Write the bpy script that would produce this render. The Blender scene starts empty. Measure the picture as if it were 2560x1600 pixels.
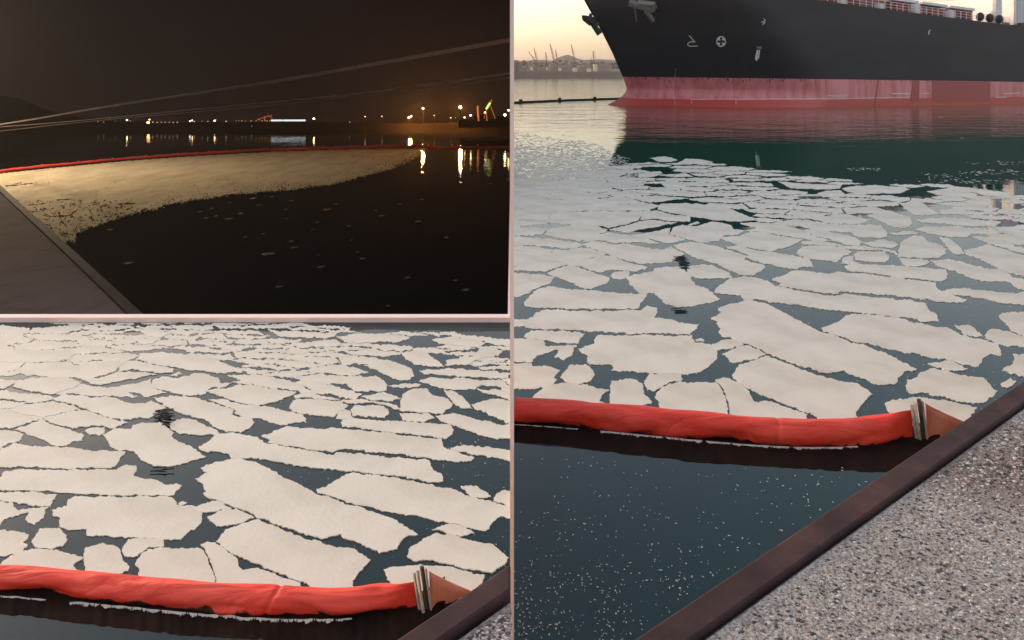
import bpy, bmesh, math, random
import numpy as np
from mathutils import Vector, Matrix, noise as mnoise
from mathutils.bvhtree import BVHTree
from mathutils.geometry import tessellate_polygon

random.seed(7); np.random.seed(7)
sc = bpy.context.scene
COL = sc.collection
R = math.radians

# ------------------------------------------------------------------ camera, sky, sun, exposure
K = 1700.0            # focal length in pixels of the 2560 px wide photograph
HOR = 186.0           # row of the horizon
CAMZ = 4.0            # eye height above the harbour water (z = 0)
cam_d = bpy.data.cameras.new('camera'); cam = bpy.data.objects.new('camera', cam_d); COL.objects.link(cam)
cam.location = (0, 0, CAMZ); cam.rotation_euler = (R(90), 0, 0)
cam_d.sensor_width = 36; cam_d.lens = 36*K/2560; cam_d.shift_y = -(800-HOR)/2560
cam_d.clip_start = 0.05; cam_d.clip_end = 12000
sc.camera = cam

SUN_EL, SUN_AZ = R(8.0), R(-62)       # azimuth from +Y towards +X
w = bpy.data.worlds.new('World'); sc.world = w; w.use_nodes = True
wn = w.node_tree; wn.nodes.clear()
sky = wn.nodes.new('ShaderNodeTexSky'); sky.sky_type = 'NISHITA'; sky.sun_disc = False
sky.sun_elevation = SUN_EL; sky.sun_rotation = SUN_AZ
sky.air_density = 1.0; sky.dust_density = 3.0; sky.ozone_density = 0.8
bg = wn.nodes.new('ShaderNodeBackground'); bg.inputs[1].default_value = 0.15
wo = wn.nodes.new('ShaderNodeOutputWorld')
hs = wn.nodes.new('ShaderNodeHueSaturation'); hs.inputs['Saturation'].default_value = .72
tn = wn.nodes.new('ShaderNodeMix'); tn.data_type = 'RGBA'; tn.blend_type = 'MULTIPLY'; tn.inputs[0].default_value = 1; tn.inputs[7].default_value = (1.07, .945, .925, 1)
wn.links.new(sky.outputs[0], hs.inputs['Color']); wn.links.new(hs.outputs[0], tn.inputs[6]); wn.links.new(tn.outputs[2], bg.inputs[0]); wn.links.new(bg.outputs[0], wo.inputs[0])
sl = bpy.data.lights.new('sun', 'SUN'); sl.energy = 0.5; sl.angle = R(12); sl.color = (1, .72, .45)
so = bpy.data.objects.new('sun', sl); COL.objects.link(so)
sd = Vector((math.sin(SUN_AZ)*math.cos(SUN_EL), math.cos(SUN_AZ)*math.cos(SUN_EL), math.sin(SUN_EL)))
so.rotation_euler = sd.to_track_quat('Z', 'Y').to_euler()
so.location = (0, 0, 60)
sc.view_settings.view_transform = 'Standard'; sc.view_settings.look = 'None'
sc.view_settings.exposure = 1.75; sc.view_settings.gamma = 1.0; sc.view_settings.use_curve_mapping = False
sc.render.engine = 'CYCLES'
sc.cycles.use_denoising = True
sc.cycles.max_bounces = 6; sc.cycles.diffuse_bounces = 2; sc.cycles.glossy_bounces = 3
sc.cycles.volume_bounces = 0
sc.cycles.sample_clamp_indirect = 4.0
sc.cycles.caustics_reflective = False; sc.cycles.caustics_refractive = False

# ------------------------------------------------------------------ helpers
def up(x, y, zr):
    """photo pixel -> point of the horizontal plane zr metres below/above the eye"""
    Y = -zr*K/(y-HOR)
    return Vector(((x-1280)/K*Y, Y, zr+CAMZ))
def at(x, y, Y):
    return Vector(((x-1280)/K*Y, Y, CAMZ+(HOR-y)/K*Y))

def mat(name, col, rough=.6, metal=0, spec=None, emit=None, es=1.0):
    m = bpy.data.materials.new(name); m.use_nodes = True
    b = m.node_tree.nodes['Principled BSDF']
    b.inputs['Base Color'].default_value = (*col, 1); b.inputs['Roughness'].default_value = rough
    b.inputs['Metallic'].default_value = metal
    if spec is not None: b.inputs['Specular IOR Level'].default_value = spec
    if emit:
        b.inputs['Emission Color'].default_value = (*emit, 1); b.inputs['Emission Strength'].default_value = es
    return m
def nodes(m): return m.node_tree.nodes, m.node_tree.links, m.node_tree.nodes['Principled BSDF']
def noisy(name, c1, c2, scale=5, rough=.6, bump=.2, bdist=.01, detail=6, stretch=(1,1,1), metal=0, c3=None, bscale=None, spec=None):
    m = mat(name, c1, rough, metal, spec); n, l, b = nodes(m)
    tc = n.new('ShaderNodeTexCoord'); mp = n.new('ShaderNodeMapping'); mp.inputs['Scale'].default_value = stretch
    l.new(tc.outputs['Object'], mp.inputs[0])
    nz = n.new('ShaderNodeTexNoise'); nz.inputs['Scale'].default_value = scale; nz.inputs['Detail'].default_value = detail
    nz.inputs['Roughness'].default_value = .6
    l.new(mp.outputs[0], nz.inputs['Vector'])
    cr = n.new('ShaderNodeValToRGB'); cr.color_ramp.elements[0].position = .32; cr.color_ramp.elements[1].position = .68
    cr.color_ramp.elements[0].color = (*c1, 1); cr.color_ramp.elements[1].color = (*c2, 1)
    if c3:
        e = cr.color_ramp.elements.new(.5); e.color = (*c3, 1)
    l.new(nz.outputs[0], cr.inputs[0]); l.new(cr.outputs[0], b.inputs['Base Color'])
    if bump:
        nb = n.new('ShaderNodeTexNoise'); nb.inputs['Scale'].default_value = bscale or scale*4; nb.inputs['Detail'].default_value = 8
        l.new(mp.outputs[0], nb.inputs['Vector'])
        bp = n.new('ShaderNodeBump'); bp.inputs['Strength'].default_value = bump; bp.inputs['Distance'].default_value = bdist
        l.new(nb.outputs[0], bp.inputs['Height']); l.new(bp.outputs[0], b.inputs['Normal'])
    return m

def link(name, verts, faces, m, parent=None, origin=None, smooth=False, mi=None):
    me = bpy.data.meshes.new(name)
    o = bpy.data.objects.new(name, me)
    if origin is not None:
        ov = Vector(origin); verts = [(v[0]-ov.x, v[1]-ov.y, v[2]-ov.z) for v in verts]
        if parent is None: o.location = ov
    me.from_pydata([tuple(v) for v in verts], [], faces)
    for mm in (m if isinstance(m, (list, tuple)) else [m]): me.materials.append(mm)
    if smooth: me.polygons.foreach_set('use_smooth', [True]*len(me.polygons))
    if mi is not None: me.polygons.foreach_set('material_index', mi)
    me.update()
    COL.objects.link(o)
    if parent is not None: o.parent = parent
    return o
def tag(o, label=None, cat=None, group=None, kind=None):
    if label: o['label'] = label
    if cat: o['category'] = cat
    if group: o['group'] = group
    if kind: o['kind'] = kind
    return o
def empty(name, loc=(0, 0, 0), label=None, cat=None, group=None, rz=0):
    o = bpy.data.objects.new(name, None); COL.objects.link(o); o.location = loc; o.rotation_euler.z = rz
    o.empty_display_size = .2
    return tag(o, label, cat, group)
class MB:
    def __init__(s): s.v = []; s.f = []
    def quad(s, a, b, c, d):
        i = len(s.v); s.v += [a, b, c, d]; s.f.append((i, i+1, i+2, i+3)); return s
    def box(s, x0, x1, y0, y1, z0, z1):
        i = len(s.v)
        s.v += [(x0,y0,z0),(x1,y0,z0),(x1,y1,z0),(x0,y1,z0),(x0,y0,z1),(x1,y0,z1),(x1,y1,z1),(x0,y1,z1)]
        s.f += [tuple(i+k for k in q) for q in ((0,3,2,1),(4,5,6,7),(0,1,5,4),(1,2,6,5),(2,3,7,6),(3,0,4,7))]; return s
    def bar(s, a, b, r, n=6, r2=None):
        a, b = Vector(a), Vector(b); d = (b-a).normalized(); r2 = r if r2 is None else r2
        u = d.orthogonal().normalized(); q = d.cross(u); i = len(s.v)
        for p, rr in ((a, r), (b, r2)):
            for k in range(n):
                t = 2*math.pi*k/n + math.pi/n; s.v.append(tuple(p+u*rr*math.cos(t)+q*rr*math.sin(t)))
        for k in range(n): s.f.append((i+k, i+(k+1) % n, i+n+(k+1) % n, i+n+k))
        s.f.append(tuple(i+k for k in range(n))[::-1]); s.f.append(tuple(i+n+k for k in range(n))); return s
    def tube(s, pts, r, n=8):
        pts = [Vector(p) for p in pts]; i = len(s.v); m = len(pts)
        for j, p in enumerate(pts):
            d = (pts[min(j+1, m-1)]-pts[max(j-1, 0)]).normalized()
            u = d.cross(Vector((0, 0, 1)));  u = u.normalized() if u.length > 1e-4 else Vector((1, 0, 0)); q = u.cross(d)
            rr = r[j] if isinstance(r, (list, tuple)) else r
            for k in range(n):
                t = 2*math.pi*k/n; s.v.append(tuple(p+u*rr*math.cos(t)+q*rr*math.sin(t)))
        for j in range(m-1):
            for k in range(n):
                s.f.append((i+j*n+k, i+j*n+(k+1) % n, i+(j+1)*n+(k+1) % n, i+(j+1)*n+k))
        s.f.append(tuple(i+k for k in range(n))); s.f.append(tuple(i+(m-1)*n+k for k in range(n))[::-1]); return s
    def ball(s, c, r, n=10, sz=1):
        i = len(s.v); h = n//2
        for a in range(h+1):
            for k in range(n):
                t = math.pi*a/h; p = 2*math.pi*k/n
                s.v.append((c[0]+r*math.sin(t)*math.cos(p), c[1]+r*math.sin(t)*math.sin(p), c[2]+r*sz*math.cos(t)))
        for a in range(h):
            for k in range(n): s.f.append((i+a*n+k, i+(a+1)*n+k, i+(a+1)*n+(k+1) % n, i+a*n+(k+1) % n))
        return s
    def build(s, name, m, parent=None, origin=None, smooth=False): return link(name, s.v, s.f, m, parent, origin, smooth)
def interp(pts, x):
    xs = [p[0] for p in pts]; ys = [p[1] for p in pts]
    return float(np.interp(x, xs, ys))
def resample(pts, n):
    pts = [Vector(p) for p in pts]; L = [0]
    for a, b in zip(pts, pts[1:]): L.append(L[-1]+(b-a).length)
    out = []
    for t in np.linspace(0, L[-1], n):
        j = min(max(int(np.searchsorted(L, t, side='right'))-1, 0), len(pts)-2)
        f = (t-L[j])/max(L[j+1]-L[j], 1e-9); out.append(pts[j].lerp(pts[j+1], f))
    for _ in range(14):
        out = [out[0]]+[(out[i-1]+out[i]*2+out[i+1])/4 for i in range(1, n-1)]+[out[-1]]
    return out

# ------------------------------------------------------------------ materials
def water_mat(name, body, y_calm=36, y_rip=60, far=1.0, near=.06, scale=1.4, rough=.02):
    m = mat(name, body, rough); n, l, b = nodes(m); b.inputs['IOR'].default_value = 1.33
    g = n.new('ShaderNodeNewGeometry'); sx = n.new('ShaderNodeSeparateXYZ'); l.new(g.outputs['Position'], sx.inputs[0])
    mr = n.new('ShaderNodeMapRange'); mr.inputs[1].default_value = y_calm; mr.inputs[2].default_value = y_rip
    mr.inputs[3].default_value = near; mr.inputs[4].default_value = far; l.new(sx.outputs['Y'], mr.inputs[0])
    mp = n.new('ShaderNodeMapping'); mp.inputs['Scale'].default_value = (.55, 1, 1); mp.inputs['Rotation'].default_value = (0, 0, R(12))
    l.new(g.outputs['Position'], mp.inputs[0])
    n1 = n.new('ShaderNodeTexNoise'); n1.inputs['Scale'].default_value = scale; n1.inputs['Detail'].default_value = 3
    n2 = n.new('ShaderNodeTexNoise'); n2.inputs['Scale'].default_value = scale*.22; n2.inputs['Detail'].default_value = 2
    for q in (n1, n2): l.new(mp.outputs[0], q.inputs['Vector'])
    ad = n.new('ShaderNodeMath'); ad.operation = 'MULTIPLY_ADD'; ad.inputs[1].default_value = 2.5
    l.new(n2.outputs[0], ad.inputs[0]); l.new(n1.outputs[0], ad.inputs[2])
    bp = n.new('ShaderNodeBump'); bp.inputs['Strength'].default_value = 1
    ml = n.new('ShaderNodeMath'); ml.operation = 'MULTIPLY'; ml.inputs[1].default_value = .03
    l.new(mr.outputs[0], ml.inputs[0]); l.new(ml.outputs[0], bp.inputs['Distance'])
    l.new(ad.outputs[0], bp.inputs['Height']); l.new(bp.outputs[0], b.inputs['Normal'])
    return m
M = {}
M['water'] = water_mat('harbour_water', (.004, .027, .021), 34, 55, 1.5)
n, l, b_ = nodes(M['water'])
g = n.new('ShaderNodeNewGeometry'); sx = n.new('ShaderNodeSeparateXYZ'); l.new(g.outputs['Position'], sx.inputs[0])
nz = n.new('ShaderNodeTexNoise'); nz.inputs['Scale'].default_value = .12; l.new(g.outputs['Position'], nz.inputs['Vector'])
ma = n.new('ShaderNodeMath'); ma.operation = 'MULTIPLY_ADD'; ma.inputs[1].default_value = 14; l.new(nz.outputs[0], ma.inputs[0]); l.new(sx.outputs['Y'], ma.inputs[2])
mr = n.new('ShaderNodeMapRange'); mr.inputs[1].default_value = 22; mr.inputs[2].default_value = 42; l.new(ma.outputs[0], mr.inputs[0])
mx = n.new('ShaderNodeMix'); mx.data_type = 'RGBA'; l.new(mr.outputs[0], mx.inputs[0]); mx.inputs[6].default_value = (.007, .038, .043, 1); mx.inputs[7].default_value = (.004, .070, .042, 1)
l.new(mx.outputs[2], b_.inputs['Base Color'])
M['pond'] = water_mat('near_water', (.006, .025, .029), 30, 60, .3, .05)
M['night_water'] = water_mat('night_water', (.006, .0075, .006), 90, 200, .8, 1.0, .9)
M['floe'] = noisy('floe', (.54, .51, .42), (.72, .70, .61), 1.1, .75, .35, .006, bscale=30, c3=(.65, .63, .545))
M['wet_floe'] = noisy('wet_floe', (.48, .47, .44), (.66, .64, .58), 3, .45, .3, .005)
M['flake'] = mat('flake', (.7, .68, .6), .7)
M['boom_red'] = None
M['skirt_reflection'] = noisy('black_skirt', (.006, .003, .002), (.02, .008, .005), 3, .8, .2, .005, spec=.1)
M['foamline'] = mat('foam_line', (.55, .53, .48), .8)
M['alu'] = noisy('weathered_rail', (.30, .27, .24), (.55, .50, .45), 14, .5, .4, .003, c3=(.42, .36, .30))
M['rubber'] = noisy('dark_rubber', (.02, .012, .01), (.10, .06, .05), 20, .6, .5, .004)
M['orange'] = noisy('faded_orange', (.62, .17, .09), (.74, .32, .21), 6, .7, .3, .004, stretch=(1, 1, .3))
M['steel'] = noisy('painted_steel', (.030, .016, .016), (.080, .040, .034), 5, .75, .35, .002, bscale=60, c3=(.048, .025, .026), spec=.25)
M['gap'] = mat('dark_joint', (.008, .006, .006), .9)
M['pink'] = noisy('pink_paint', (.88, .68, .61), (.92, .72, .65), 2, .8, 0)
M['hull'] = noisy('dark_hull_paint', (.014, .013, .020), (.024, .022, .032), .25, .55, .25, .03, stretch=(.3, .3, 2.5), bscale=.8, c3=(.018, .017, .025), spec=.3)
n, l, b_ = nodes(M['hull'])
tc = n.new('ShaderNodeTexCoord'); sx = n.new('ShaderNodeSeparateXYZ'); cb = n.new('ShaderNodeCombineXYZ'); l.new(tc.outputs['Object'], sx.inputs[0])
l.new(sx.outputs['X'], cb.inputs[0]); l.new(sx.outputs['Z'], cb.inputs[1])
bk = n.new('ShaderNodeTexBrick'); bk.inputs['Scale'].default_value = .5; bk.inputs['Mortar Size'].default_value = .012; bk.inputs['Mortar Smooth'].default_value = .5; bk.inputs['Brick Width'].default_value = 3.0; bk.inputs['Row Height'].default_value = 1.1
bk.inputs['Color1'].default_value = (1, 1, 1, 1); bk.inputs['Color2'].default_value = (.86, .86, .88, 1); bk.inputs['Mortar'].default_value = (.6, .55, .55, 1); l.new(cb.outputs[0], bk.inputs['Vector'])
old = b_.inputs['Base Color'].links[0].from_socket; mx = n.new('ShaderNodeMix'); mx.data_type = 'RGBA'; mx.blend_type = 'MULTIPLY'; mx.inputs[0].default_value = .8
l.new(old, mx.inputs[6]); l.new(bk.outputs['Color'], mx.inputs[7]); l.new(mx.outputs[2], b_.inputs['Base Color'])
M['white'] = mat('white_mark', (.75, .73, .72), .6)
M['white_ship'] = noisy('ship_white', (.66, .65, .66), (.76, .75, .76), 1, .6, .1)
M['deck_red'] = noisy('deck_red', (.20, .035, .03), (.30, .06, .05), 1.5, .7, .1)
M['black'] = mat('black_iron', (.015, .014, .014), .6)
M['grey_iron'] = noisy('grey_iron', (.10, .09, .10), (.22, .20, .20), 3, .6, .3)
M['blue'] = mat('blue_paint', (.06, .08, .22), .5)
M['shore'] = noisy('shore_wall', (.09, .06, .055), (.14, .10, .09), .05, .9, 0)
M['far_dark'] = mat('far_crane', (.07, .055, .05), .9)
M['far_bld'] = noisy('far_buildings', (.14, .11, .11), (.24, .19, .17), .08, .9, 0)
M['far_pale'] = mat('pale_far_wall', (.62, .52, .36), .8)
M['far_tree'] = mat('far_tree', (.05, .05, .035), .9)
M['hill'] = noisy('hill', (.05, .05, .04), (.09, .085, .07), .02, 1, 0)
M['rope'] = noisy('rope', (.42, .30, .29), (.55, .42, .40), 2, .9, .2)

def boom_material():
    m = mat('boom_fabric', (.6, .03, .02), .55); n, l, b = nodes(m)
    tc = n.new('ShaderNodeTexCoord')
    nz = n.new('ShaderNodeTexNoise'); nz.inputs['Scale'].default_value = 2.2; nz.inputs['Detail'].default_value = 7
    l.new(tc.outputs['Object'], nz.inputs['Vector'])
    cr = n.new('ShaderNodeValToRGB'); e = cr.color_ramp.elements
    e[0].position = .3; e[0].color = (.80, .030, .012, 1); e[1].position = .72; e[1].color = (.86, .085, .05, 1)
    l.new(nz.outputs[0], cr.inputs[0])
    # grime: blotches, denser near the waterline (object z is height over the water)
    n2 = n.new('ShaderNodeTexNoise'); n2.inputs['Scale'].default_value = 9; n2.inputs['Detail'].default_value = 5
    l.new(tc.outputs['Object'], n2.inputs['Vector'])
    sx = n.new('ShaderNodeSeparateXYZ'); l.new(tc.outputs['Object'], sx.inputs[0])
    mr = n.new('ShaderNodeMapRange'); mr.inputs[1].default_value = -.01; mr.inputs[2].default_value = .085
    mr.inputs[3].default_value = .55; mr.inputs[4].default_value = 0; l.new(sx.outputs['Z'], mr.inputs[0])
    a = n.new('ShaderNodeMath'); l.new(n2.outputs[0], a.inputs[0]); l.new(mr.outputs[0], a.inputs[1])
    c2 = n.new('ShaderNodeValToRGB'); c2.color_ramp.elements[0].position = .76; c2.color_ramp.elements[1].position = .84
    c2.color_ramp.elements[0].color = (0, 0, 0, 1); c2.color_ramp.elements[1].color = (1, 1, 1, 1)
    l.new(a.outputs[0], c2.inputs[0])
    mx = n.new('ShaderNodeMix'); mx.data_type = 'RGBA'; l.new(c2.outputs[0], mx.inputs[0])
    l.new(cr.outputs[0], mx.inputs[6]); mx.inputs[7].default_value = (.03, .006, .004, 1)
    l.new(mx.outputs[2], b.inputs['Base Color'])
    mpw = n.new('ShaderNodeMapping'); mpw.inputs['Rotation'].default_value = (.5, .8, .3); mpw.inputs['Scale'].default_value = (1, 5, 1.4); l.new(tc.outputs['Object'], mpw.inputs[0])
    nw = n.new('ShaderNodeTexNoise'); nw.inputs['Scale'].default_value = 2.2; nw.inputs['Detail'].default_value = 4; nw.inputs['Distortion'].default_value = .6; l.new(mpw.outputs[0], nw.inputs['Vector'])
    bp = n.new('ShaderNodeBump'); bp.inputs['Strength'].default_value = .8; bp.inputs['Distance'].default_value = .05
    l.new(nw.outputs[0], bp.inputs['Height']); l.new(bp.outputs[0], b.inputs['Normal'])
    return m
M['boom_red'] = boom_material()

def concrete_material():
    m = mat('pebbled_concrete', (.3, .28, .26), .9); n, l, b = nodes(m)
    g = n.new('ShaderNodeNewGeometry')
    nz = n.new('ShaderNodeTexNoise'); nz.inputs['Scale'].default_value = 3; nz.inputs['Detail'].default_value = 8; nz.inputs['Roughness'].default_value = .7
    vo = n.new('ShaderNodeTexVoronoi'); vo.inputs['Scale'].default_value = 150
    n3 = n.new('ShaderNodeTexNoise'); n3.inputs['Scale'].default_value = 120; n3.inputs['Detail'].default_value = 4
    for q in (nz, vo, n3): l.new(g.outputs['Position'], q.inputs['Vector'])
    c = n.new('ShaderNodeValToRGB'); e = c.color_ramp.elements; e[0].position = .3; e[0].color = (.24, .222, .20, 1); e[1].position = .7; e[1].color = (.35, .338, .32, 1)
    l.new(nz.outputs[0], c.inputs[0])
    c2 = n.new('ShaderNodeValToRGB'); e = c2.color_ramp.elements; e[0].position = .34; e[0].color = (.42, .40, .39, 1); e[1].position = .64; e[1].color = (1.42, 1.40, 1.38, 1)
    l.new(n3.outputs[0], c2.inputs[0])
    mu = n.new('ShaderNodeMix'); mu.data_type = 'RGBA'; mu.blend_type = 'MULTIPLY'; mu.inputs[0].default_value = 1
    l.new(c.outputs[0], mu.inputs[6]); l.new(c2.outputs[0], mu.inputs[7])
    ns = n.new('ShaderNodeTexNoise'); ns.inputs['Scale'].default_value = 1.3; ns.inputs['Detail'].default_value = 5; l.new(g.outputs['Position'], ns.inputs['Vector'])
    c4 = n.new('ShaderNodeValToRGB'); e = c4.color_ramp.elements; e[0].position = .36; e[0].color = (.62, .52, .48, 1); e[1].position = .55; e[1].color = (1.1, 1.1, 1.12, 1); l.new(ns.outputs[0], c4.inputs[0])
    m5 = n.new('ShaderNodeMix'); m5.data_type = 'RGBA'; m5.blend_type = 'MULTIPLY'; m5.inputs[0].default_value = 1; l.new(mu.outputs[2], m5.inputs[6]); l.new(c4.outputs[0], m5.inputs[7])
    l.new(m5.outputs[2], b.inputs['Base Color'])
    bp = n.new('ShaderNodeBump'); bp.inputs['Strength'].default_value = .9; bp.inputs['Distance'].default_value = .006
    l.new(n3.outputs[0], bp.inputs['Height']); l.new(bp.outputs[0], b.inputs['Normal'])
    return m
M['concrete'] = concrete_material()

def boot_material():
    m = mat('red_boot_paint', (.35, .06, .06), .4); n, l, b = nodes(m)
    tc = n.new('ShaderNodeTexCoord'); mp = n.new('ShaderNodeMapping'); mp.inputs['Scale'].default_value = (1, 1, .12)
    l.new(tc.outputs['Object'], mp.inputs[0])
    nz = n.new('ShaderNodeTexNoise'); nz.inputs['Scale'].default_value = 1.2; nz.inputs['Detail'].default_value = 7
    l.new(mp.outputs[0], nz.inputs['Vector'])
    cr = n.new('ShaderNodeValToRGB'); e = cr.color_ramp.elements
    e[0].position = .33; e[0].color = (.56, .14, .15, 1); e[1].position = .62; e[1].color = (.72, .25, .27, 1)
    l.new(nz.outputs[0], cr.inputs[0])
    sx = n.new('ShaderNodeSeparateXYZ'); l.new(tc.outputs['Object'], sx.inputs[0])
    nb = n.new('ShaderNodeTexNoise'); nb.inputs['Scale'].default_value = .25
    l.new(tc.outputs['Object'], nb.inputs['Vector'])
    ad = n.new('ShaderNodeMath'); ad.operation = 'MULTIPLY_ADD'; ad.inputs[1].default_value = .25; l.new(nb.outputs[0], ad.inputs[0]); l.new(sx.outputs['Z'], ad.inputs[2])
    mr = n.new('ShaderNodeMapRange'); mr.inputs[1].default_value = .95; mr.inputs[2].default_value = 1.05; l.new(ad.outputs[0], mr.inputs[0])
    mx = n.new('ShaderNodeMix'); mx.data_type = 'RGBA'; l.new(mr.outputs[0], mx.inputs[0])
    mx.inputs[6].default_value = (.52, .075, .06, 1); l.new(cr.outputs[0], mx.inputs[7])
    # dark drips under the paint edge
    m2 = n.new('ShaderNodeMapping'); m2.inputs['Scale'].default_value = (3.2, 3.2, .25); l.new(tc.outputs['Object'], m2.inputs[0])
    nd = n.new('ShaderNodeTexNoise'); nd.inputs['Scale'].default_value = 1.6; nd.inputs['Detail'].default_value = 3; l.new(m2.outputs[0], nd.inputs['Vector'])
    z2 = n.new('ShaderNodeMapRange'); z2.inputs[1].default_value = 2.2; z2.inputs[2].default_value = 3.6; z2.inputs[4].default_value = .22; l.new(sx.outputs['Z'], z2.inputs[0])
    a2 = n.new('ShaderNodeMath'); l.new(nd.outputs[0], a2.inputs[0]); l.new(z2.outputs[0], a2.inputs[1])
    c3 = n.new('ShaderNodeValToRGB'); c3.color_ramp.elements[0].position = .76; c3.color_ramp.elements[1].position = .84; l.new(a2.outputs[0], c3.inputs[0])
    m3 = n.new('ShaderNodeMix'); m3.data_type = 'RGBA'; l.new(c3.outputs[0], m3.inputs[0]); l.new(mx.outputs[2], m3.inputs[6]); m3.inputs[7].default_value = (.07, .02, .02, 1)
    l.new(m3.outputs[2], b.inputs['Base Color'])
    return m
M['boot'] = boot_material()

# ------------------------------------------------------------------ the harbour water, basin, added light-blocking shed (the setting)
HB, HN = 3.0, 18.0          # eye height over the near basin and over the night harbour
YM, YE = 24.0, 262.0        # mouth and far end of the light-blocking shed
mb = MB()
# harbour water: right of the basin wall, and everywhere beyond the shed
for (x0, x1, y0, y1) in ((.0, 2400, -40, YE+2), (-2400, 2400, YE+2, 2400)):
    mb.quad((x0, y0, 0), (x1, y0, 0), (x1, y1, 0), (x0, y1, 0))
tag(mb.build('harbour_water', M['water']), kind='structure')
zb = CAMZ-HB
YR = HB*K/(806-HOR)
tag(MB().quad((-12, -3, zb), (-.012, -3, zb), (-.012, YR, zb), (-12, YR, zb)).build('basin_water', M['pond']), kind='structure')
b = MB().box(-12, -.012, YR, YR+.12, zb-3, CAMZ-(794-HOR)/K*YR)
tag(b.build('basin_rim', M['pink']), kind='structure')
b = MB().box(-.010, .008, 3.5, YR+.12, -1.5, zb+.02)
tag(b.build('basin_side_wall', M['pink']), kind='structure')
b = MB().box(-.0103, .0103, 3.5, 3.52, zb-.3, CAMZ+.42)
tag(b.build('partition_post', M['pink']), 'slim pale pink post standing between the two ice basins', 'post')
# sunken apron between basin and shed
b = MB(); b.quad((-30, YR+.12, zb-2.6), (-.06, YR+.12, zb-2.6), (-.06, YM, -12), (-30, YM, -12))
tag(b.build('apron_ground', M['concrete']), kind='structure')
b = MB().box(-.07, -.0, YR+.12, YM, -16, -.02)
tag(b.build('retaining_wall', M['pink']), kind='structure')
# added shed that keeps daylight off the night harbour
zt0, zt1 = CAMZ+3.0, CAMZ+(YE/YM)*3.0
XL0, XL1 = -24.0, -24.0*YE/YM
zn = CAMZ-HN
sill = CAMZ-(800-HOR)/K*YM
M['shed'] = noisy('shed_paint', (.72, .62, .58), (.8, .7, .66), .1, .8, 0)  # pale outer skin, chosen to bounce daylight onto the floes
def night_sky_mat():
    m = bpy.data.materials.new('night_sky'); m.use_nodes = True; n = m.node_tree.nodes; l = m.node_tree.links; n.clear()
    o = n.new('ShaderNodeOutputMaterial'); e = n.new('ShaderNodeEmission'); l.new(e.outputs[0], o.inputs[0])
    g = n.new('ShaderNodeNewGeometry'); sx = n.new('ShaderNodeSeparateXYZ'); l.new(g.outputs['Position'], sx.inputs[0])
    mr = n.new('ShaderNodeMapRange'); mr.inputs[1].default_value = CAMZ-14; mr.inputs[2].default_value = CAMZ+22; l.new(sx.outputs['Z'], mr.inputs[0])
    cr = n.new('ShaderNodeValToRGB'); el = cr.color_ramp.elements
    el[0].color = (.030, .019, .016, 1); el[1].color = (.0100, .0080, .0115, 1); q = el.new(.5); q.color = (.0170, .0120, .0125, 1)
    l.new(mr.outputs[0], cr.inputs[0])
    nz = n.new('ShaderNodeTexNoise'); nz.inputs['Scale'].default_value = .012; l.new(g.outputs['Position'], nz.inputs['Vector'])
    m2 = n.new('ShaderNodeMapRange'); m2.inputs[1].default_value = .3; m2.inputs[2].default_value = .7; m2.inputs[3].default_value = .8; m2.inputs[4].default_value = 1.2
    l.new(nz.outputs[0], m2.inputs[0])
    l.new(cr.outputs[0], e.inputs[0]); m4 = n.new('ShaderNodeMath'); m4.operation = 'MULTIPLY'; m4.inputs[1].default_value = .10; l.new(m2.outputs[0], m4.inputs[0]); l.new(m4.outputs[0], e.inputs[1])
    return m
M['nsky'] = night_sky_mat()
M['shed_in'] = mat('shed_lining', (.012, .011, .012), .9, spec=.1)
b = MB()   # outer skin, 12 cm off the lining
b.quad((0, YM, -16), (0, YE, -16), (0, YE, zt1+.1), (0, YM, zt0+.1))
b.quad((XL0-.1, YM, -16), (XL1-.1, YE, -16), (XL1-.1, YE, zt1+.1), (XL0-.1, YM, zt0+.1))
b.quad((XL0-.1, YM, zt0+.1), (0, YM, zt0+.1), (0, YE, zt1+.1), (XL1-.1, YE, zt1+.1))
b.quad((XL1-.1, YE, -16), (0, YE, -16), (0, YE, zt1+.1), (XL1-.1, YE, zt1+.1))
shed = empty('light_block_shed', (-10, YM, -16), 'long pale shed holding the dark night harbour, open at its near end', 'shed')
def child(o):
    o.parent = shed; o.matrix_parent_inverse = Matrix.Translation((-10, YM, -16)).inverted(); return o
child(b.build('outer_wall', M['shed']))
b = MB(); b.box(-.06, .0, YM-.02, YM+.1, -16, zt0+.1); b.box(XL0-.1, -.06, YM-.02, YM+.1, -16, sill); b.box(XL0-.1, -.06, YM-.02, YM+.1, zt0-.1, zt0+.1)
b.box(XL0-.1, XL0+.3, YM-.02, YM+.1, sill, zt0-.1)
child(b.build('door_frame', M['pink']))
b = MB(); b.quad((-.06, YM+.1, zn-1), (-.06, YE-.3, zn-1), (-.06, YE-.3, zt1-.1), (-.06, YM+.1, zt0-.1))
b.quad((XL0, YM+.1, zn-1), (XL1, YE-.3, zn-1), (XL1, YE-.3, zt1-.1), (XL0, YM+.1, zt0-.1))
child(b.build('lining', M['shed_in']))
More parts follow.
